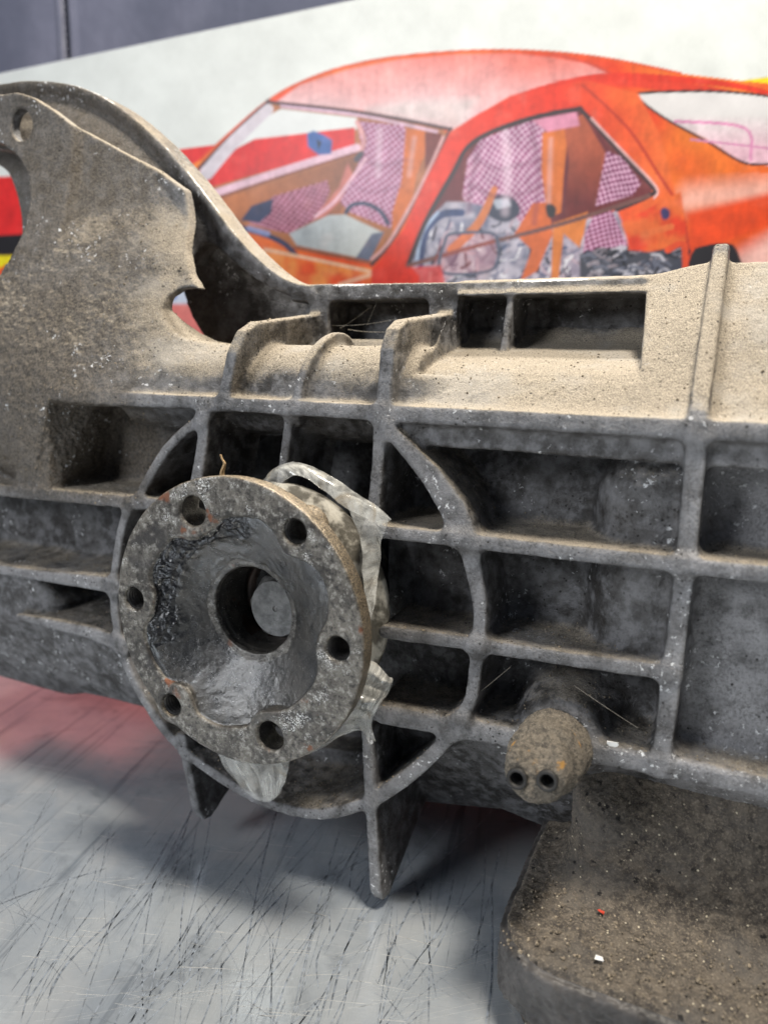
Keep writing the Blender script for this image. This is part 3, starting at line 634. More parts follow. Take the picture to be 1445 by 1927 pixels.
dk += [(rs(-80, 960, 1440, 1900, rng.normal(2.15, .22), abs(rng.normal(190, 130))+30), abs(rng.normal(.13, .11))+.05) for k in range(95)]
dk += [(rs(-80, 960, 1500, 1900, rng.normal(1.75, .12), abs(rng.normal(190, 110))+25), abs(rng.normal(.14, .09))+.05) for k in range(34)]
dk += [(rs(-80, 960, 1600, 1900, rng.normal(.9, .3), abs(rng.normal(70, 50))+15), .07) for k in range(40)]
lt_ = [(rs(-80, 960, 1420, 1920, rng.normal(.10, .10), abs(rng.normal(30, 45))+8, .5), abs(rng.normal(.06, .06))+.03) for k in range(230)]
lt_ += [(rs(-80, 900, 1780, 1930, rng.normal(-.22, .08), abs(rng.normal(110, 90))+20, .6), .06) for k in range(60)]
M_SCD = simple('scratch_grime', (.24, .27, .31), .5, .4, .5); M_SCL = simple('bright_scratch', (.86, .87, .86), .25, .6, .1)
scratches('dark_scratches', dk, M_SCD, .06); scratches('bright_scratches', lt_, M_SCL, .09)
s = NT('slate_blue_padded_cloth'); n = s.noise(7, 4, .55); n2 = s.noise(40, 4); f_ = s.noise(900, 2)
c = s.mix(s.ramp(n, .3, .7), (.070, .078, .125), (.145, .15, .215)); M_WALL = s.set(Base_Color=c, Roughness=.55, Sheen_Weight=.2, Normal=s.bump(s.math('ADD', n, s.math('MULTIPLY', n2, .25)), .5, .012))
wx, _ = W(122, 50, 300)
P, Q = grid_mesh('w', np.concatenate([np.linspace(-1500, wx-30, 30), wx+np.linspace(-20, 20, 41), np.linspace(wx+30, 1000, 30)]), np.linspace(TZ-.5, 560, 70),
                 lambda u, v: np.stack([u, 300+6*np.exp(-((u-wx)/3.0)**2)-3*np.exp(-((np.abs(u-wx)-7)/4)**2)+5*np.sin(u*.011+v*.006)*np.sin(v*.013), v], 1))
wall = link('back_wall', raw_mesh('back_wall', P, Q), M_WALL); tag(wall, kind='structure')
M_STI = simple('dark_thread', (.03, .032, .05), .8); bm = bmesh.new()
for k in range(70):
    zz = 300+k*6.0; c0 = Vector((wx, 303.5, zz-TZ))*MM
    m4 = Matrix.Translation(c0)@Matrix.Rotation(.5, 4, 'Y')@Matrix.Diagonal((.0016, .0016, .0042, 1)); bmesh.ops.create_icosphere(bm, subdivisions=1, radius=1, matrix=m4)
me = bpy.data.meshes.new('seam_stitches'); bm.to_mesh(me); bm.free(); st = link('seam_stitches', me, M_STI, wall); st['kind'] = 'stuff'

exec_poster = True
YP = 250.; ZT = W(350, 67, YP)[1]
def lin(c): c = np.array(c, float)/255; return np.where(c < .04045, c/12.92, ((c+.055)/1.055)**2.4)
xs = np.concatenate([np.arange(-900, -492, 12.), np.arange(-490, 172, .85), np.arange(174, 520, 10.)]); zs = np.concatenate([np.arange(TZ+.5, 98, 6.), np.arange(100, ZT, .85), [ZT]])
def unp(x, z):                                    # photo coordinates of poster points: the artwork is laid out in them
    v = np.stack([x-CAM[0], np.full_like(x, YP-CAM[1]), z-CAM[2]], 0); c = ROT@v; return CX-F_*c[0]/c[2], CY+F_*c[1]/c[2]
XX, ZZ = np.meshgrid(xs, zs, indexing='ij'); U, V = unp(XX.ravel(), ZZ.ravel()); pts = np.stack([U, V, U*0], 1)
COL = np.tile(lin((232, 235, 232)), (len(U), 1))
def blend(m, c):
    global COL
    c = lin(c) if not (isinstance(c, np.ndarray) and c.ndim == 2) else c
    COL = COL*(1-m[:, None])+c*m[:, None]
def fill(poly, c, soft=1.3, mask=None, n=0, alpha=1.):
    if n: poly = curve(poly, n, True)
    a = np.array(poly); w = (U > a[:, 0].min()-6) & (U < a[:, 0].max()+6) & (V > a[:, 1].min()-6) & (V < a[:, 1].max()+6)
    m = np.zeros(len(U)); m[w] = sstep(soft, -soft, poly_sdf(U[w], V[w], poly))*alpha
    if mask is not None: m = m*mask
    blend(m, c); return m
def stroke(pl, hw, c, n=6, soft=1.2, alpha=1.):
    if n: pl = curve(pl, n)
    a = np.array(pl); w = (U > a[:, 0].min()-20) & (U < a[:, 0].max()+20) & (V > a[:, 1].min()-20) & (V < a[:, 1].max()+20)
    m = np.zeros(len(U)); h_ = hw if not hasattr(hw, '__len__') else list(np.interp(np.linspace(0, 1, len(pl)), np.linspace(0, 1, len(hw)), hw))
    m[w] = sstep(soft, -soft, line_sdf(U[w], V[w], pl, h_))*alpha; blend(m, c)
def grad(c0, c1, f): f = np.clip(f, 0, 1)[:, None]; return lin(c0)*(1-f)+lin(c1)*f
tone = lambda s_, o=0: fbm(pts, s_, 3, o)
def checks(a, b, su, sv, rot=.0, warp=0.):        # houndstooth-like check of the seat cloth
    u = U*math.cos(rot)+V*math.sin(rot)+warp*np.sin(V*.03); v = -U*math.sin(rot)+V*math.cos(rot)+warp*np.sin(U*.04)
    f = sstep(-.25, .25, np.sin(u*su)*np.sin(v*sv)); return lin(a)*(1-f)[:, None]+lin(b)*f[:, None]
# broad stripes behind the car: red, black, yellow
fill([(-900, 372), (60, 330), (340, 281), (667, 240), (900, 215), (900, 470), (400, 600), (-900, 520)], (226, 38, 38))
fill([(-900, 470), (0, 443), (60, 440), (300, 425), (300, 476), (0, 481), (-900, 510)], (28, 24, 28))
fill([(-900, 510), (0, 481), (300, 476), (300, 560), (0, 560), (-900, 640)], (244, 226, 20))
fill([(1385, 152), (1460, 142), (1700, 120), (1700, 420), (1500, 330), (1460, 178)], (246, 222, 20))
fill([(-400, 640), (0, 505), (60, 470), (300, 470), (300, 560), (520, 700), (-400, 700)], grad((226, 70, 30), (244, 120, 60), (V-480)/120))
fill([(250, 500), (372, 500), (372, 596), (250, 580)], (206, 214, 232), 4); fill([(330, 590), (372, 580), (372, 620), (330, 620)], (236, 150, 70), 4); fill([(318, 548), (336, 545), (334, 562), (318, 566)], (70, 100, 190), 3)
fill([(-2500, 760), (-400, 640), (0, 575), (1900, 560), (1900, 4000), (-2500, 4000)], (224, 118, 112), 4)
# body: big orange shell
shell = [(330, 330), (380, 300), (440, 245), (505, 190), (560, 158), (640, 128), (740, 108), (860, 97), (960, 95), (1060, 100), (1160, 113), (1280, 138), (1380, 150), (1460, 158), (1800, 240), (1800, 760), (400, 760), (380, 540), (340, 480), (330, 430)]
bodyc = grad((232, 66, 22), (240, 128, 42), (tone(.006, 3)-.35)*2.2)
fill(shell, bodyc)
# translucent roof and rear quarter (ghosted pink)
rp = [(520, 192), (565, 160), (650, 132), (750, 112), (860, 102), (960, 100), (1040, 108), (1100, 118), (1150, 140), (1060, 152), (960, 180), (900, 215), (850, 246), (780, 228), (680, 208)]
fill(rp, grad((238, 130, 118), (236, 200, 204), (V-105)/110+.5*(tone(.01)-.5)), 3)
fill([(870, 235), (780, 226), (690, 206), (760, 190), (900, 185)], (226, 206, 206), 14)
fill([(1040, 152), (1180, 140), (1330, 160), (1460, 190), (1460, 200), (1200, 165)], (226, 60, 34), 3)
fill([(1200, 440), (1290, 350), (1460, 330), (1460, 380), (1290, 400)], (240, 176, 158), 26)
fill([(1380, 480), (1500, 410), (1500, 560), (1380, 520)], (240, 186, 176), 22)
fill([(1290, 400), (1460, 360), (1460, 420), (1300, 480)], (232, 74, 24), 10)
stroke([(380, 300), (440, 245), (505, 190), (560, 158), (640, 128), (740, 108), (860, 97), (960, 95), (1060, 100), (1160, 113), (1280, 138)], 2.6, (222, 84, 34))
stroke([(1040, 102), (1110, 120), (1150, 140)], 2.2, (205, 70, 50))
stroke([(880, 240), (960, 190), (1060, 158), (1150, 145), (1260, 148), (1380, 160), (1470, 182)], [5, 7, 8, 6, 5], (224, 52, 26))
# rear glass
fill([(1196, 182), (1215, 174), (1330, 170), (1420, 178), (1500, 190), (1500, 300), (1430, 310), (1390, 300), (1330, 262), (1250, 222)], grad((228, 224, 224), (236, 190, 206), (V-215)/70), 1.4, n=3)
stroke([(1500, 190), (1420, 177), (1330, 171), (1215, 174), (1198, 182), (1250, 222), (1330, 266), (1390, 302), (1430, 309), (1500, 300)], 2.4, (66, 40, 38))
stroke([(1270, 228), (1400, 240), (1412, 300)], 3, (226, 150, 190)); stroke([(1300, 262), (1460, 280)], 2, (214, 140, 180))
# windscreen opening with interior
ws = [(375, 318), (430, 262), (500, 196), (520, 194), (680, 212), (830, 242), (842, 252), (780, 380), (720, 480), (700, 498), (560, 470), (470, 430), (400, 400)]
fill(ws, (176, 112, 72))
fill([(395, 300), (470, 236), (530, 205), (672, 222), (672, 244), (520, 262)], (234, 236, 236))
fill([(350, 330), (480, 262), (668, 240), (668, 276), (560, 306), (400, 352), (370, 366)], (226, 36, 36))
stroke([(400, 366), (520, 326), (672, 278)], 7, (236, 196, 214)); stroke([(408, 374), (520, 336), (672, 288)], 2, (130, 70, 60))
fill([(404, 378), (520, 342), (672, 292), (690, 330), (640, 400), (560, 440), (470, 430), (440, 400)], grad((196, 118, 70), (150, 92, 64), (U-430)/220), 2)
fill([(515, 370), (616, 340), (622, 360), (600, 410), (545, 440), (500, 430), (470, 420)], checks((120, 34, 60), (206, 140, 170), .50, .62, -.35, 6), 2)
fill([(455, 415), (475, 388), (515, 374), (512, 400), (490, 420)], (40, 52, 92), 2)
# far seat with check cloth
fill([(672, 228), (760, 236), (770, 262), (762, 330), (752, 380), (735, 430), (660, 400), (640, 380), (670, 320), (684, 290)], checks((218, 172, 204), (152, 74, 108), .52, .50, .12, 5), 1.5)
fill([(655, 305), (665, 330), (640, 380), (610, 410), (590, 412), (640, 350)], (206, 120, 110), 2); stroke([(688, 300), (660, 340), (630, 380), (594, 408)], 3, (238, 190, 208))
fill([(764, 240), (800, 248), (800, 290), (784, 330), (772, 400), (740, 440), (738, 400), (756, 340)], (214, 112, 44), 1.6); fill([(800, 248), (832, 252), (822, 290), (800, 320)], (120, 46, 40))
stroke([(672, 230), (686, 262), (680, 285)], 4, (238, 176, 176)); stroke([(680, 290), (672, 300)], 6, (70, 72, 80))
fill([(578, 252), (590, 246), (610, 254), (626, 264), (624, 290), (600, 292), (580, 276)], (58, 98, 168), 2); fill([(596, 262), (606, 268), (600, 284)], (24, 38, 60), 2)
# dashboard glass and far wheel
fill([(545, 440), (620, 405), (650, 404), (722, 438), (690, 488), (560, 462)], grad((176, 186, 196), (206, 212, 214), (U-560)/120), 1.5); fill([(700, 440), (724, 436), (696, 492), (670, 486)], (104, 112, 136), 2)
stroke([(652, 400), (664, 386), (690, 384), (716, 398), (730, 420)], 4, (54, 66, 96)); stroke([(556, 466), (696, 494)], 3, (150, 84, 60))
stroke([(375, 318), (430, 262), (500, 197), (520, 194), (680, 212), (830, 240), (843, 252), (800, 340), (740, 450), (700, 498)], 3.4, (84, 58, 62)); stroke([(505, 206), (440, 268), (390, 326)], [10, 12, 13], (222, 212, 222)); stroke([(530, 200), (680, 218), (822, 248)], 2.6, (226, 190, 214))
stroke([(834, 258), (794, 346), (736, 450), (700, 488)], 3, (222, 168, 168))
stroke([(450, 428), (500, 442), (540, 462), (566, 492)], 5, (44, 58, 96)); stroke([(470, 430), (505, 440)], 5, (150, 160, 214), alpha=.8)
# bonnet sweep under the windscreen
fill([(430, 440), (560, 480), (700, 505), (760, 530), (760, 620), (400, 620)], grad((236, 84, 28), (250, 150, 70), (tone(.03, 6)-.4)*4), 2)
stroke([(500, 470), (600, 490), (700, 512)], 3, (246, 200, 170)); stroke([(640, 536), (720, 510)], 4, (250, 190, 160))
# A pillar / door frame sweep
fill([(846, 250), (900, 214), (980, 176), (1100, 150), (1200, 175), (1240, 250), (1280, 400), (1300, 620), (700, 620), (700, 510), (760, 430), (800, 340)], grad((232, 56, 28), (240, 118, 52), (U-1050)/260+.6*(tone(.02, 8)-.5)), 3)
stroke([(1096, 160), (1180, 240), (1240, 330), (1282, 400), (1296, 480)], 3, (190, 58, 34))
# side window opening
sw = [(766, 500), (800, 420), (850, 330), (890, 270), (980, 228), (1080, 206), (1096, 212), (1170, 290), (1228, 352), (1222, 366), (1160, 392), (1000, 440), (840, 490)]
fill(sw, (112, 44, 50))
fill([(880, 300), (905, 262), (990, 230), (1024, 222), (1020, 300), (1030, 400), (990, 440), (900, 430), (870, 370)], checks((224, 184, 210), (156, 82, 126), .50, .46, .05, 10), 2)
fill([(1020, 250), (1070, 236), (1060, 330), (1055, 400), (1030, 410), (1018, 320)], (222, 118, 50), 2); fill([(1060, 236), (1096, 214), (1140, 290), (1130, 400), (1062, 420), (1070, 300)], grad((186, 92, 62), (110, 40, 40), (V-260)/120), 2)
fill([(1000, 226), (1084, 210), (1090, 236), (1030, 248)], (230, 150, 180), 3)
fill([(1140, 284), (1170, 296), (1205, 345), (1190, 366), (1120, 388)], checks((226, 176, 206), (120, 40, 88), .50, .50, .5, 5), 2)
fill([(770, 498), (800, 420), (840, 380), (880, 380), (960, 400), (1000, 440), (1010, 620), (780, 620), (790, 520)], grad((196, 190, 206), (120, 124, 150), (tone(.05, 2)-.35)*3), 3)
fill([(1000, 440), (1160, 396), (1180, 440), (1180, 620), (1000, 620)], grad((214, 204, 220), (150, 140, 160), (tone(.05, 5)-.35)*3), 3)
# mechanical clutter seen through the ghosted door
for k in range(240):
    a = rng.uniform(800, 1150); b = rng.uniform(420, 555)
    if a > 1000 and b < 455: continue
    c_ = [(44, 46, 64), (238, 236, 244), (120, 122, 146), (200, 176, 190), (70, 84, 120), (150, 150, 168)][rng.randint(6)]
    d_ = rng.uniform(-1.6, 1.6); l_ = rng.uniform(8, 34); stroke([(a, b), (a+l_*math.cos(d_)*.5, b+l_*math.sin(d_)*.5+3), (a+l_*math.cos(d_), b+l_*math.sin(d_))], rng.uniform(.7, 2.8), c_, n=3)
stroke([(790, 500), (800, 440), (830, 405), (868, 400)], 7, (60, 76, 120)); stroke([(784, 500), (794, 440), (824, 400)], 3, (180, 200, 232))
fill([(915, 380), (935, 366), (965, 372), (978, 400), (950, 418), (918, 405)], (66, 72, 92), 2, n=3); fill([(925, 376), (955, 372), (962, 388), (935, 394)], (184, 190, 206), 2)
fill([(968, 440), (1002, 382), (1030, 380), (1040, 440), (1010, 510), (978, 530), (1000, 470)], (218, 106, 48), 2); fill([(1040, 420), (1106, 398), (1098, 440), (1090, 466), (1060, 440), (1050, 530), (1036, 530)], (222, 128, 56), 2)
stroke([(930, 356), (900, 420), (850, 470)], [6, 8, 9], (220, 130, 80))
fill([(1118, 400), (1150, 396), (1180, 460), (1160, 478), (1096, 478), (1100, 440)], checks((224, 170, 204), (128, 44, 92), .50, .50, .5, 5), 2)
# engine tubes at lower right
fill([(1090, 478), (1130, 466), (1180, 470), (1280, 462), (1290, 490), (1260, 560), (1090, 560)], (70, 72, 84), 3)
for k in range(110):
    a = rng.uniform(1090, 1280); b = rng.uniform(468, 530); c_ = [(30, 32, 42), (196, 194, 206), (110, 114, 132), (64, 68, 84), (150, 140, 150)][rng.randint(5)]
    stroke([(a, b), (a+14, b+rng.uniform(-9, 9)), (a+22, b+rng.uniform(-12, 12))], rng.uniform(.8, 3.2), c_, n=4)
fill([(1300, 478), (1325, 462), (1360, 458), (1386, 470), (1400, 560), (1290, 560)], (34, 32, 38), 2, n=3)
fill([(1168, 420), (1280, 360), (1290, 420), (1288, 460), (1220, 474), (1186, 470)], grad((232, 64, 28), (238, 110, 50), (tone(.03, 4)-.4)*4), 3); stroke([(1210, 440), (1262, 426)], 6, (236, 116, 60)); stroke([(1256, 470), (1286, 462), (1288, 540)], 6, (232, 80, 40))
fill([(1242, 396), (1250, 390), (1259, 397), (1257, 410), (1246, 412)], (66, 58, 110), 2, n=3); fill([(1026, 388), (1036, 383), (1046, 392), (1042, 408), (1030, 408)], (50, 46, 50), 2, n=3)
for pl, w_ in (([(672, 300), (720, 312), (766, 300)], 3), ([(900, 300), (940, 318), (1018, 300)], 4), ([(885, 350), (950, 372), (1020, 350)], 4), ([(660, 345), (700, 362), (756, 350)], 3), ([(690, 235), (684, 290)], 4), ([(1000, 235), (1012, 330), (1005, 420)], 5), ([(905, 270), (890, 330), (880, 400)], 5)):
    stroke(pl, w_, (110, 50, 86), soft=5, alpha=.38)
for pl, w_ in (([(715, 245), (712, 330)], 5), ([(950, 245), (955, 330), (950, 400)], 8), ([(1036, 262), (1032, 380)], 3), ([(780, 260), (770, 330)], 3)): stroke(pl, w_, (246, 226, 240), soft=6, alpha=.35)
# window seals
stroke([(768, 500), (800, 420), (850, 330), (890, 268), (980, 228), (1080, 206), (1100, 214), (1170, 290), (1228, 352), (1220, 368), (1160, 394)], 4.6, (62, 44, 48)); stroke([(768, 500), (900, 462), (1060, 420), (1220, 368)], 4, (118, 78, 74))
stroke([(1112, 222), (1180, 294), (1234, 352), (1230, 372)], 2, (232, 190, 190))
# door mirror outline
fill([(815, 500), (830, 448), (860, 438), (925, 440), (938, 470), (926, 510), (860, 515), (830, 535), (800, 545)], (226, 60, 34), 2, alpha=.2); stroke([(838, 452), (850, 440), (920, 438), (936, 456), (928, 506), (850, 516), (826, 500), (838, 452)], 3, (84, 92, 116))
fill([(700, 505), (830, 500), (840, 545), (700, 560)], (232, 52, 34), 4, alpha=.8)
iscol = sstep(.02, .10, COL.max(1)-COL.min(1))          # brush work of the printed illustration
br = (tone(.05, 21)-.5)*.45+(tone(.16, 22)-.5)*.35+(fbm(pts*np.array([1, .25, 1]), .12, 3, 23)-.5)*.35
COL = np.clip(COL*(1+br*iscol*.9)[:, None]+(np.maximum(tone(.03, 25)-.58, 0)*iscol*.4)[:, None]*np.array([.9, .45, .35]), 0, 1)
# paper: thin off-white border line, slight mottling
COL = COL*(.62+.20*tone(.02, 11)+.05*(tone(.25, 13)-.5))[:, None]*np.array([.98, 1, 1.01])
P, Q = grid_mesh('p', xs, zs, lambda u, v: np.stack([u, YP+1.2*np.sin(u*.006)*np.sin(v*.01), v], 1))
me = raw_mesh('printed_face', P, Q); at = me.color_attributes.new('print', 'FLOAT_COLOR', 'POINT')
at.data.foreach_set('color', np.concatenate([COL, np.ones((len(COL), 1))], 1).astype(np.float32).ravel())
s = NT('printed_glossy_paper'); ca = s.n('ShaderNodeAttribute', None, attribute_name='print').outputs['Color']
M_POS = s.set(Base_Color=ca, Roughness=.42, Normal=s.bump(s.noise(8, 3), .25, .006))
poster = empty('car_poster', (0, .25, 0), 'large printed poster of a red orange cutaway coupe standing behind the transmission case', 'poster')
link('printed_face', me, M_POS, poster)
P, Q = grid_mesh('b', xs[::8], np.array([TZ+.5, ZT]), lambda u, v: np.stack([u, YP+3.2+1.2*np.sin(u*.006)*np.sin(v*.01), v], 1))
V2 = []; bm = bmesh.new()
def strip(bm, pts_): 
    vs = [bm.verts.new(world(p)) for p in pts_]; return vs
xsb = xs[::8]; rows = [(YP+.02, ZT), (YP-.3, ZT+.8), (YP+3.4, ZT+.8), (YP+3.4, TZ+.5), (YP+.02, TZ+.5)]; prev = None
for u in xsb:
    o_ = 1.2*math.sin(u*.006); vs = strip(bm, [(u, yy+o_*math.sin(zz*.01), zz) for yy, zz in rows])
    if prev:
        for i in range(4): bm.faces.new((prev[i], vs[i], vs[i+1], prev[i+1]))
    prev = vs
bmesh.ops.recalc_face_normals(bm, faces=bm.faces); me = bpy.data.meshes.new('backing_board'); bm.to_mesh(me); bm.free()
link('backing_board', me, simple('white_card', (.72, .72, .72), .6, 0, .05), poster)

# ------------------------------------------------------------------ torn plastic wrap round the output shaft
s = NT('torn_clear_plastic'); t = s.t
n_ = s.noise(55, 4, .6, 1.0); streak = s.noise(1, 3, .6, .3, s.n('ShaderNodeCombineXYZ', {'X': s.math('MULTIPLY', s.attr('su'), 14.), 'Y': s.math('MULTIPLY', s.attr('sv'), 2.)}).outputs[0])
dirt = s.ramp(n_, .5, .7)
s.set(Base_Color=s.mix(s.math('MULTIPLY', dirt, .7), (.80, .80, .76), (.42, .33, .21)), Roughness=.14, Specular_IOR_Level=1., Coat_Weight=.5, Coat_Roughness=.08, Alpha=s.ramp(s.math('ADD', s.math('MULTIPLY', streak, .7), s.math('MULTIPLY', n_, .3)), .36, .68, .10, .46), Normal=s.bump(s.math('ADD', n_, s.math('MULTIPLY', streak, .5)), .12, .001))
s.b.inputs['Subsurface Weight'].default_value = 0
M_PLA = s.m
def sheet(name, rows, parent, mat=M_PLA, crease=.8, seed=0, n=(10, 6), th=.25):
    # rows: list of rows of design-space points, all the same length; smoothly subdivided, crumpled a little
    R = [curve(r, n[1]) for r in rows]; C_ = list(zip(*R)); C2 = [curve(c, n[0]) for c in C_]; A_ = np.array(C2); a, b = A_.shape[:2]
    Pp = A_.reshape(-1, 3); d = np.stack([fbm(Pp, .10, 3, seed+k)-.5 for k in range(3)], 1)*crease*6+np.stack([fbm(Pp, .35, 2, seed+5+k)-.5 for k in range(3)], 1)*crease*.9
    Pp = Pp+d; i = np.arange(a*b).reshape(a, b); Qq = np.stack([i[:-1, :-1], i[1:, :-1], i[1:, 1:], i[:-1, 1:]], -1).reshape(-1, 4)
    su, sv = np.meshgrid(np.linspace(0, 1, a), np.linspace(0, 1, b), indexing='ij')
    o = link(name, raw_mesh(name, Pp, Qq, None, {'su': su.ravel(), 'sv': sv.ravel()}), mat, parent); md = o.modifiers.new('thick', 'SOLIDIFY'); md.thickness = th*MM; return o
wrap = empty('plastic_wrap', (0, 0, .136), 'torn dirty clear plastic wrap bunched around the shaft behind the round drive flange', 'plastic wrap')
def R3(l): return [W3(a, b, y) for a, b, y in l]
sheet('upper_band', [R3([(490, 912, -12), (515, 880, -12), (560, 872, -11), (610, 888, -10), (660, 920, -8), (700, 948, -6), (735, 975, -3)]),
                     R3([(497, 915, -17), (522, 885, -17), (562, 880, -16), (606, 897, -15), (655, 932, -12), (695, 958, -8), (728, 980, -4)]),
                     R3([(515, 925, -16), (545, 899, -18), (570, 898, -18), (605, 920, -17), (645, 950, -14), (682, 972, -10), (712, 990, -6)])], wrap, seed=1, crease=.35)
sheet('side_fold', [R3([(640, 930, -10), (675, 1010, -9), (686, 1100, -10), (692, 1170, -14)]),
                    R3([(690, 945, -5), (705, 1010, -4), (705, 1090, -6), (697, 1180, -12)]),
                    R3([(728, 975, -2), (716, 1030, -2), (712, 1100, -5), (696, 1190, -12)])], wrap, seed=4, crease=.5)
sheet('crumpled_tail', [R3([(690, 1236, -18), (712, 1248, -14), (728, 1268, -14), (738, 1276, -12)]),
                        R3([(682, 1262, -22), (700, 1272, -20), (722, 1280, -22), (736, 1284, -16)]),
                        R3([(676, 1285, -17), (696, 1290, -12), (712, 1296, -12), (730, 1300, -14)]),
                        R3([(668, 1312, -22), (684, 1318, -22), (700, 1318, -22), (712, 1322, -20)]),
                        R3([(655, 1340, -18), (672, 1348, -14), (688, 1350, -14), (702, 1356, -18)]),
                        R3([(630, 1366, -20), (660, 1368, -20), (684, 1380, -18), (698, 1400, -20)])], wrap, seed=7, crease=.6, th=.3)
sheet('lower_skirt', [R3([(668, 1330, -24), (630, 1380, -22), (590, 1410, -22), (560, 1424, -22)]),
                      R3([(690, 1345, -18), (650, 1380, -14), (610, 1405, -14), (580, 1418, -14)]),
                      R3([(704, 1398, -20), (668, 1372, -16), (640, 1385, -12), (600, 1412, -10)])], wrap, seed=11, crease=.4)
sheet('hanging_scrap', [R3([(405, 1405, -18), (430, 1425, -20), (480, 1432, -21), (545, 1420, -20)]),
                        R3([(430, 1450, -12), (455, 1462, -16), (500, 1462, -15), (543, 1455, -14)]),
                        R3([(462, 1492, -10), (480, 1502, -12), (505, 1506, -10), (530, 1490, -9)])], wrap, seed=15, crease=.5)
# ------------------------------------------------------------------ small loose bits
M_LEAF = simple('dry_straw', (.42, .28, .14), .8, 0, .3, 500)
rows_l = [[(a-4, b, -12+.0*b), (a, b-1, -13), (a+w_, b, -11)] for a, b, w_ in [(420, 905, 5), (418, 890, 6), (423, 878, 4), (425, 870, 2), (419, 862, 1), (416, 855, .5)]]
leaf = sheet('dry_leaf', [[W3(*p) for p in r] for r in rows_l], None, M_LEAF, .25, 3, (4, 3), .3); tag(leaf, 'curled scrap of dry leaf standing up behind the top of the round drive flange', 'dry leaf')
M_FLK = simple('white_paint_flake', (.78, .78, .76), .6, 0, .1, 500); M_RED = simple('red_paint_flake', (.55, .06, .03), .6, 0, .1, 500)
def flake(px, py, y, r, mat, label, z=None):
    if z is None: p = np.array(W3(px, py, y))
    else: q = ray(px, py); p = CAM+q*((z-CAM[2])/q[2])
    n = 9; an = np.sort(rng.rand(n)*2*math.pi); V_ = []; up_ = z is not None
    for lv in (0, .5):
        for a in an:
            q = r*rng.uniform(.55, 1.1); V_.append(p+(np.array([q*math.cos(a), q*.8*math.sin(a), lv+rng.uniform(0, .3)]) if up_ else np.array([q*math.cos(a), -lv, q*.6*math.sin(a)])))
    me = bpy.data.meshes.new('paint_flake'); o_ = world(p)
    me.from_pydata([tuple(world(v)-o_) for v in V_], [], [tuple(range(n)), tuple(range(2*n-1, n-1, -1))]+[(i, i+n, (i+1) % n+n, (i+1) % n) for i in range(n)])
    o = link('paint_flake', me, mat); o.location = o_; tag(o, label, 'paint flake', 'loose paint flakes'); return o
flake(1153, 1400, 1.5, 2.6, M_FLK, 'white paint flake stuck on the case wall just right of the rubber plug')
flake(1280, 1722, 0, 1.6, M_FLK, 'white paint flake lying on the dirt of the lower cover, farther from the viewer', z=-98.6)
flake(1126, 1805, 0, 1.9, M_FLK, 'white paint flake near the front edge of the dirty lower cover', z=-98.6)
flake(1131, 1717, 0, 1.5, M_RED, 'small red paint flake on the dirt of the lower cover', z=-98.6)
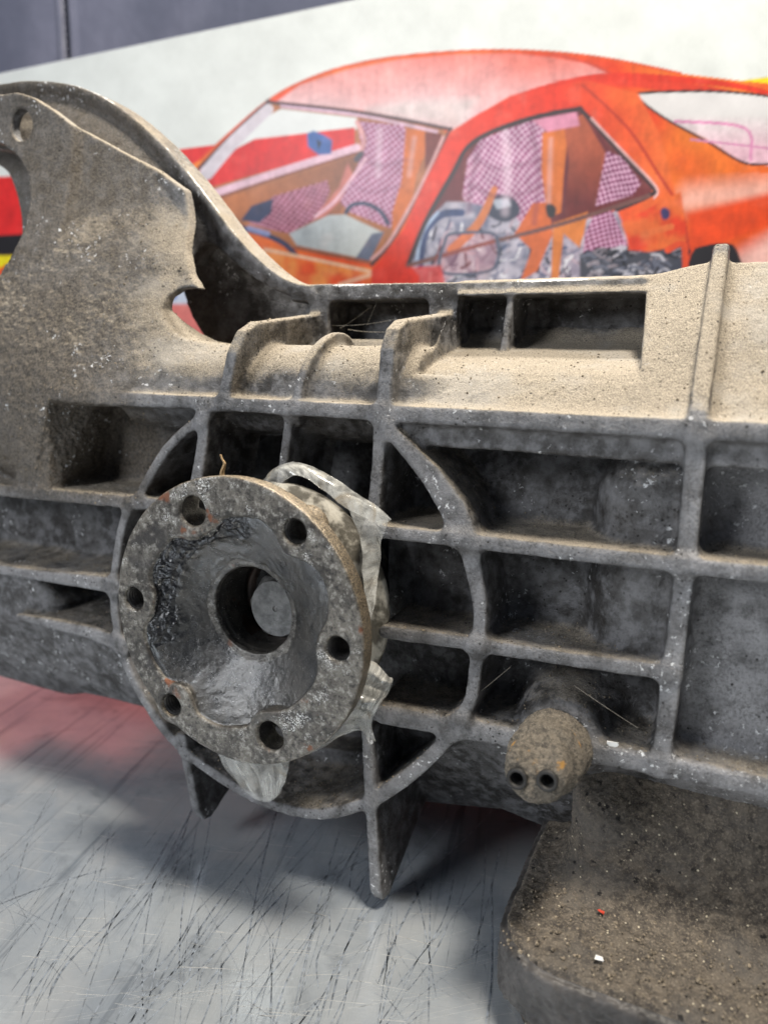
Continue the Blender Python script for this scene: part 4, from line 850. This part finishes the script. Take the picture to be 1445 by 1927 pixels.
# grains of grit on the lower cover, and crumbs of dirt on the ledges of the case
_t = (1+5**.5)/2; ICO = np.array([(-1, _t, 0), (1, _t, 0), (-1, -_t, 0), (1, -_t, 0), (0, -1, _t), (0, 1, _t), (0, -1, -_t), (0, 1, -_t), (_t, 0, -1), (_t, 0, 1), (-_t, 0, -1), (-_t, 0, 1)])/1.9
ICF = np.array([(0, 11, 5), (0, 5, 1), (0, 1, 7), (0, 7, 10), (0, 10, 11), (1, 5, 9), (5, 11, 4), (11, 10, 2), (10, 7, 6), (7, 1, 8), (3, 9, 4), (3, 4, 2), (3, 2, 6), (3, 6, 8), (3, 8, 9), (4, 9, 5), (2, 4, 11), (6, 2, 10), (8, 6, 7), (9, 8, 1)])
def grains(name, pts_, rad_, mat, label=None, parent=None):
    n = len(pts_); sc_ = rad_[:, None, None]*(rng.uniform(.6, 1.3, (n, 1, 3))); V_ = pts_[:, None, :]+ICO[None]*sc_+rng.uniform(-.15, .15, (n, 12, 3))*rad_[:, None, None]
    F = (ICF[None]+12*np.arange(n)[:, None, None]).reshape(-1, 3); me = raw_mesh(name, V_.reshape(-1, 3), F); me.polygons.foreach_set('use_smooth', np.zeros(len(F), bool))
    o = link(name, me, mat, parent); tag(o, label, 'grit' if label else None, kind='stuff'); return o
M_GR = simple('mixed_grit', (.20, .165, .12), .9, 0, .75, 700)
n = 1300; pp = np.stack([rng.uniform(108, 215, n), rng.uniform(-36, 50, n), np.full(n, -99.5)], 1)
grains('grit', pp, np.abs(rng.normal(0, .28, n))+.12, M_GR, 'loose grit lying on the dirty lower cover')
w_ = CRU[3]; k_ = rng.choice(len(CRU[0]), 4200, p=w_/w_.sum()); grains('dirt_crumbs', CRU[0][k_]+CRU[1][k_]*.05, np.abs(rng.normal(0, .20, 4200))+.10, M_GR, None, GP)

# cobweb threads in the pocket under the rail
bm = bmesh.new()
def thread(p, q, sag, r_=.07, n=10):
    p = np.array(p); q = np.array(q); prev = None
    for k in range(n+1):
        t = k/n; c = p+(q-p)*t; c[2] -= sag*4*t*(1-t); ring = [bm.verts.new(world((c[0], c[1]+r_*math.cos(a), c[2]+r_*math.sin(a)))) for a in (0, 2.1, 4.2)]
        if prev:
            for i in range(3): bm.faces.new((prev[i], prev[(i+1) % 3], ring[(i+1) % 3], ring[i]))
        prev = ring
for a, b, sg in (((615, 612, 62), (745, 600, 66), 1.2), ((640, 618, 60), (700, 575, 70), .5), ((690, 612, 60), (712, 560, 62), .3), ((655, 620, 58), (800, 612, 66), 2), ((880, 1320, 4), (960, 1255, 4), .2), ((1080, 1290, 2), (1200, 1370, 3), .2)): thread(W3(*a), W3(*b), sg)
bmesh.ops.recalc_face_normals(bm, faces=bm.faces); me = bpy.data.meshes.new('cobweb'); bm.to_mesh(me); bm.free()
cw = link('cobweb', me, simple('dusty_spider_silk', (.5, .45, .36), .7)); tag(cw, 'thin dusty cobweb threads stretched across the pockets of the metal case', 'cobweb', kind='stuff')
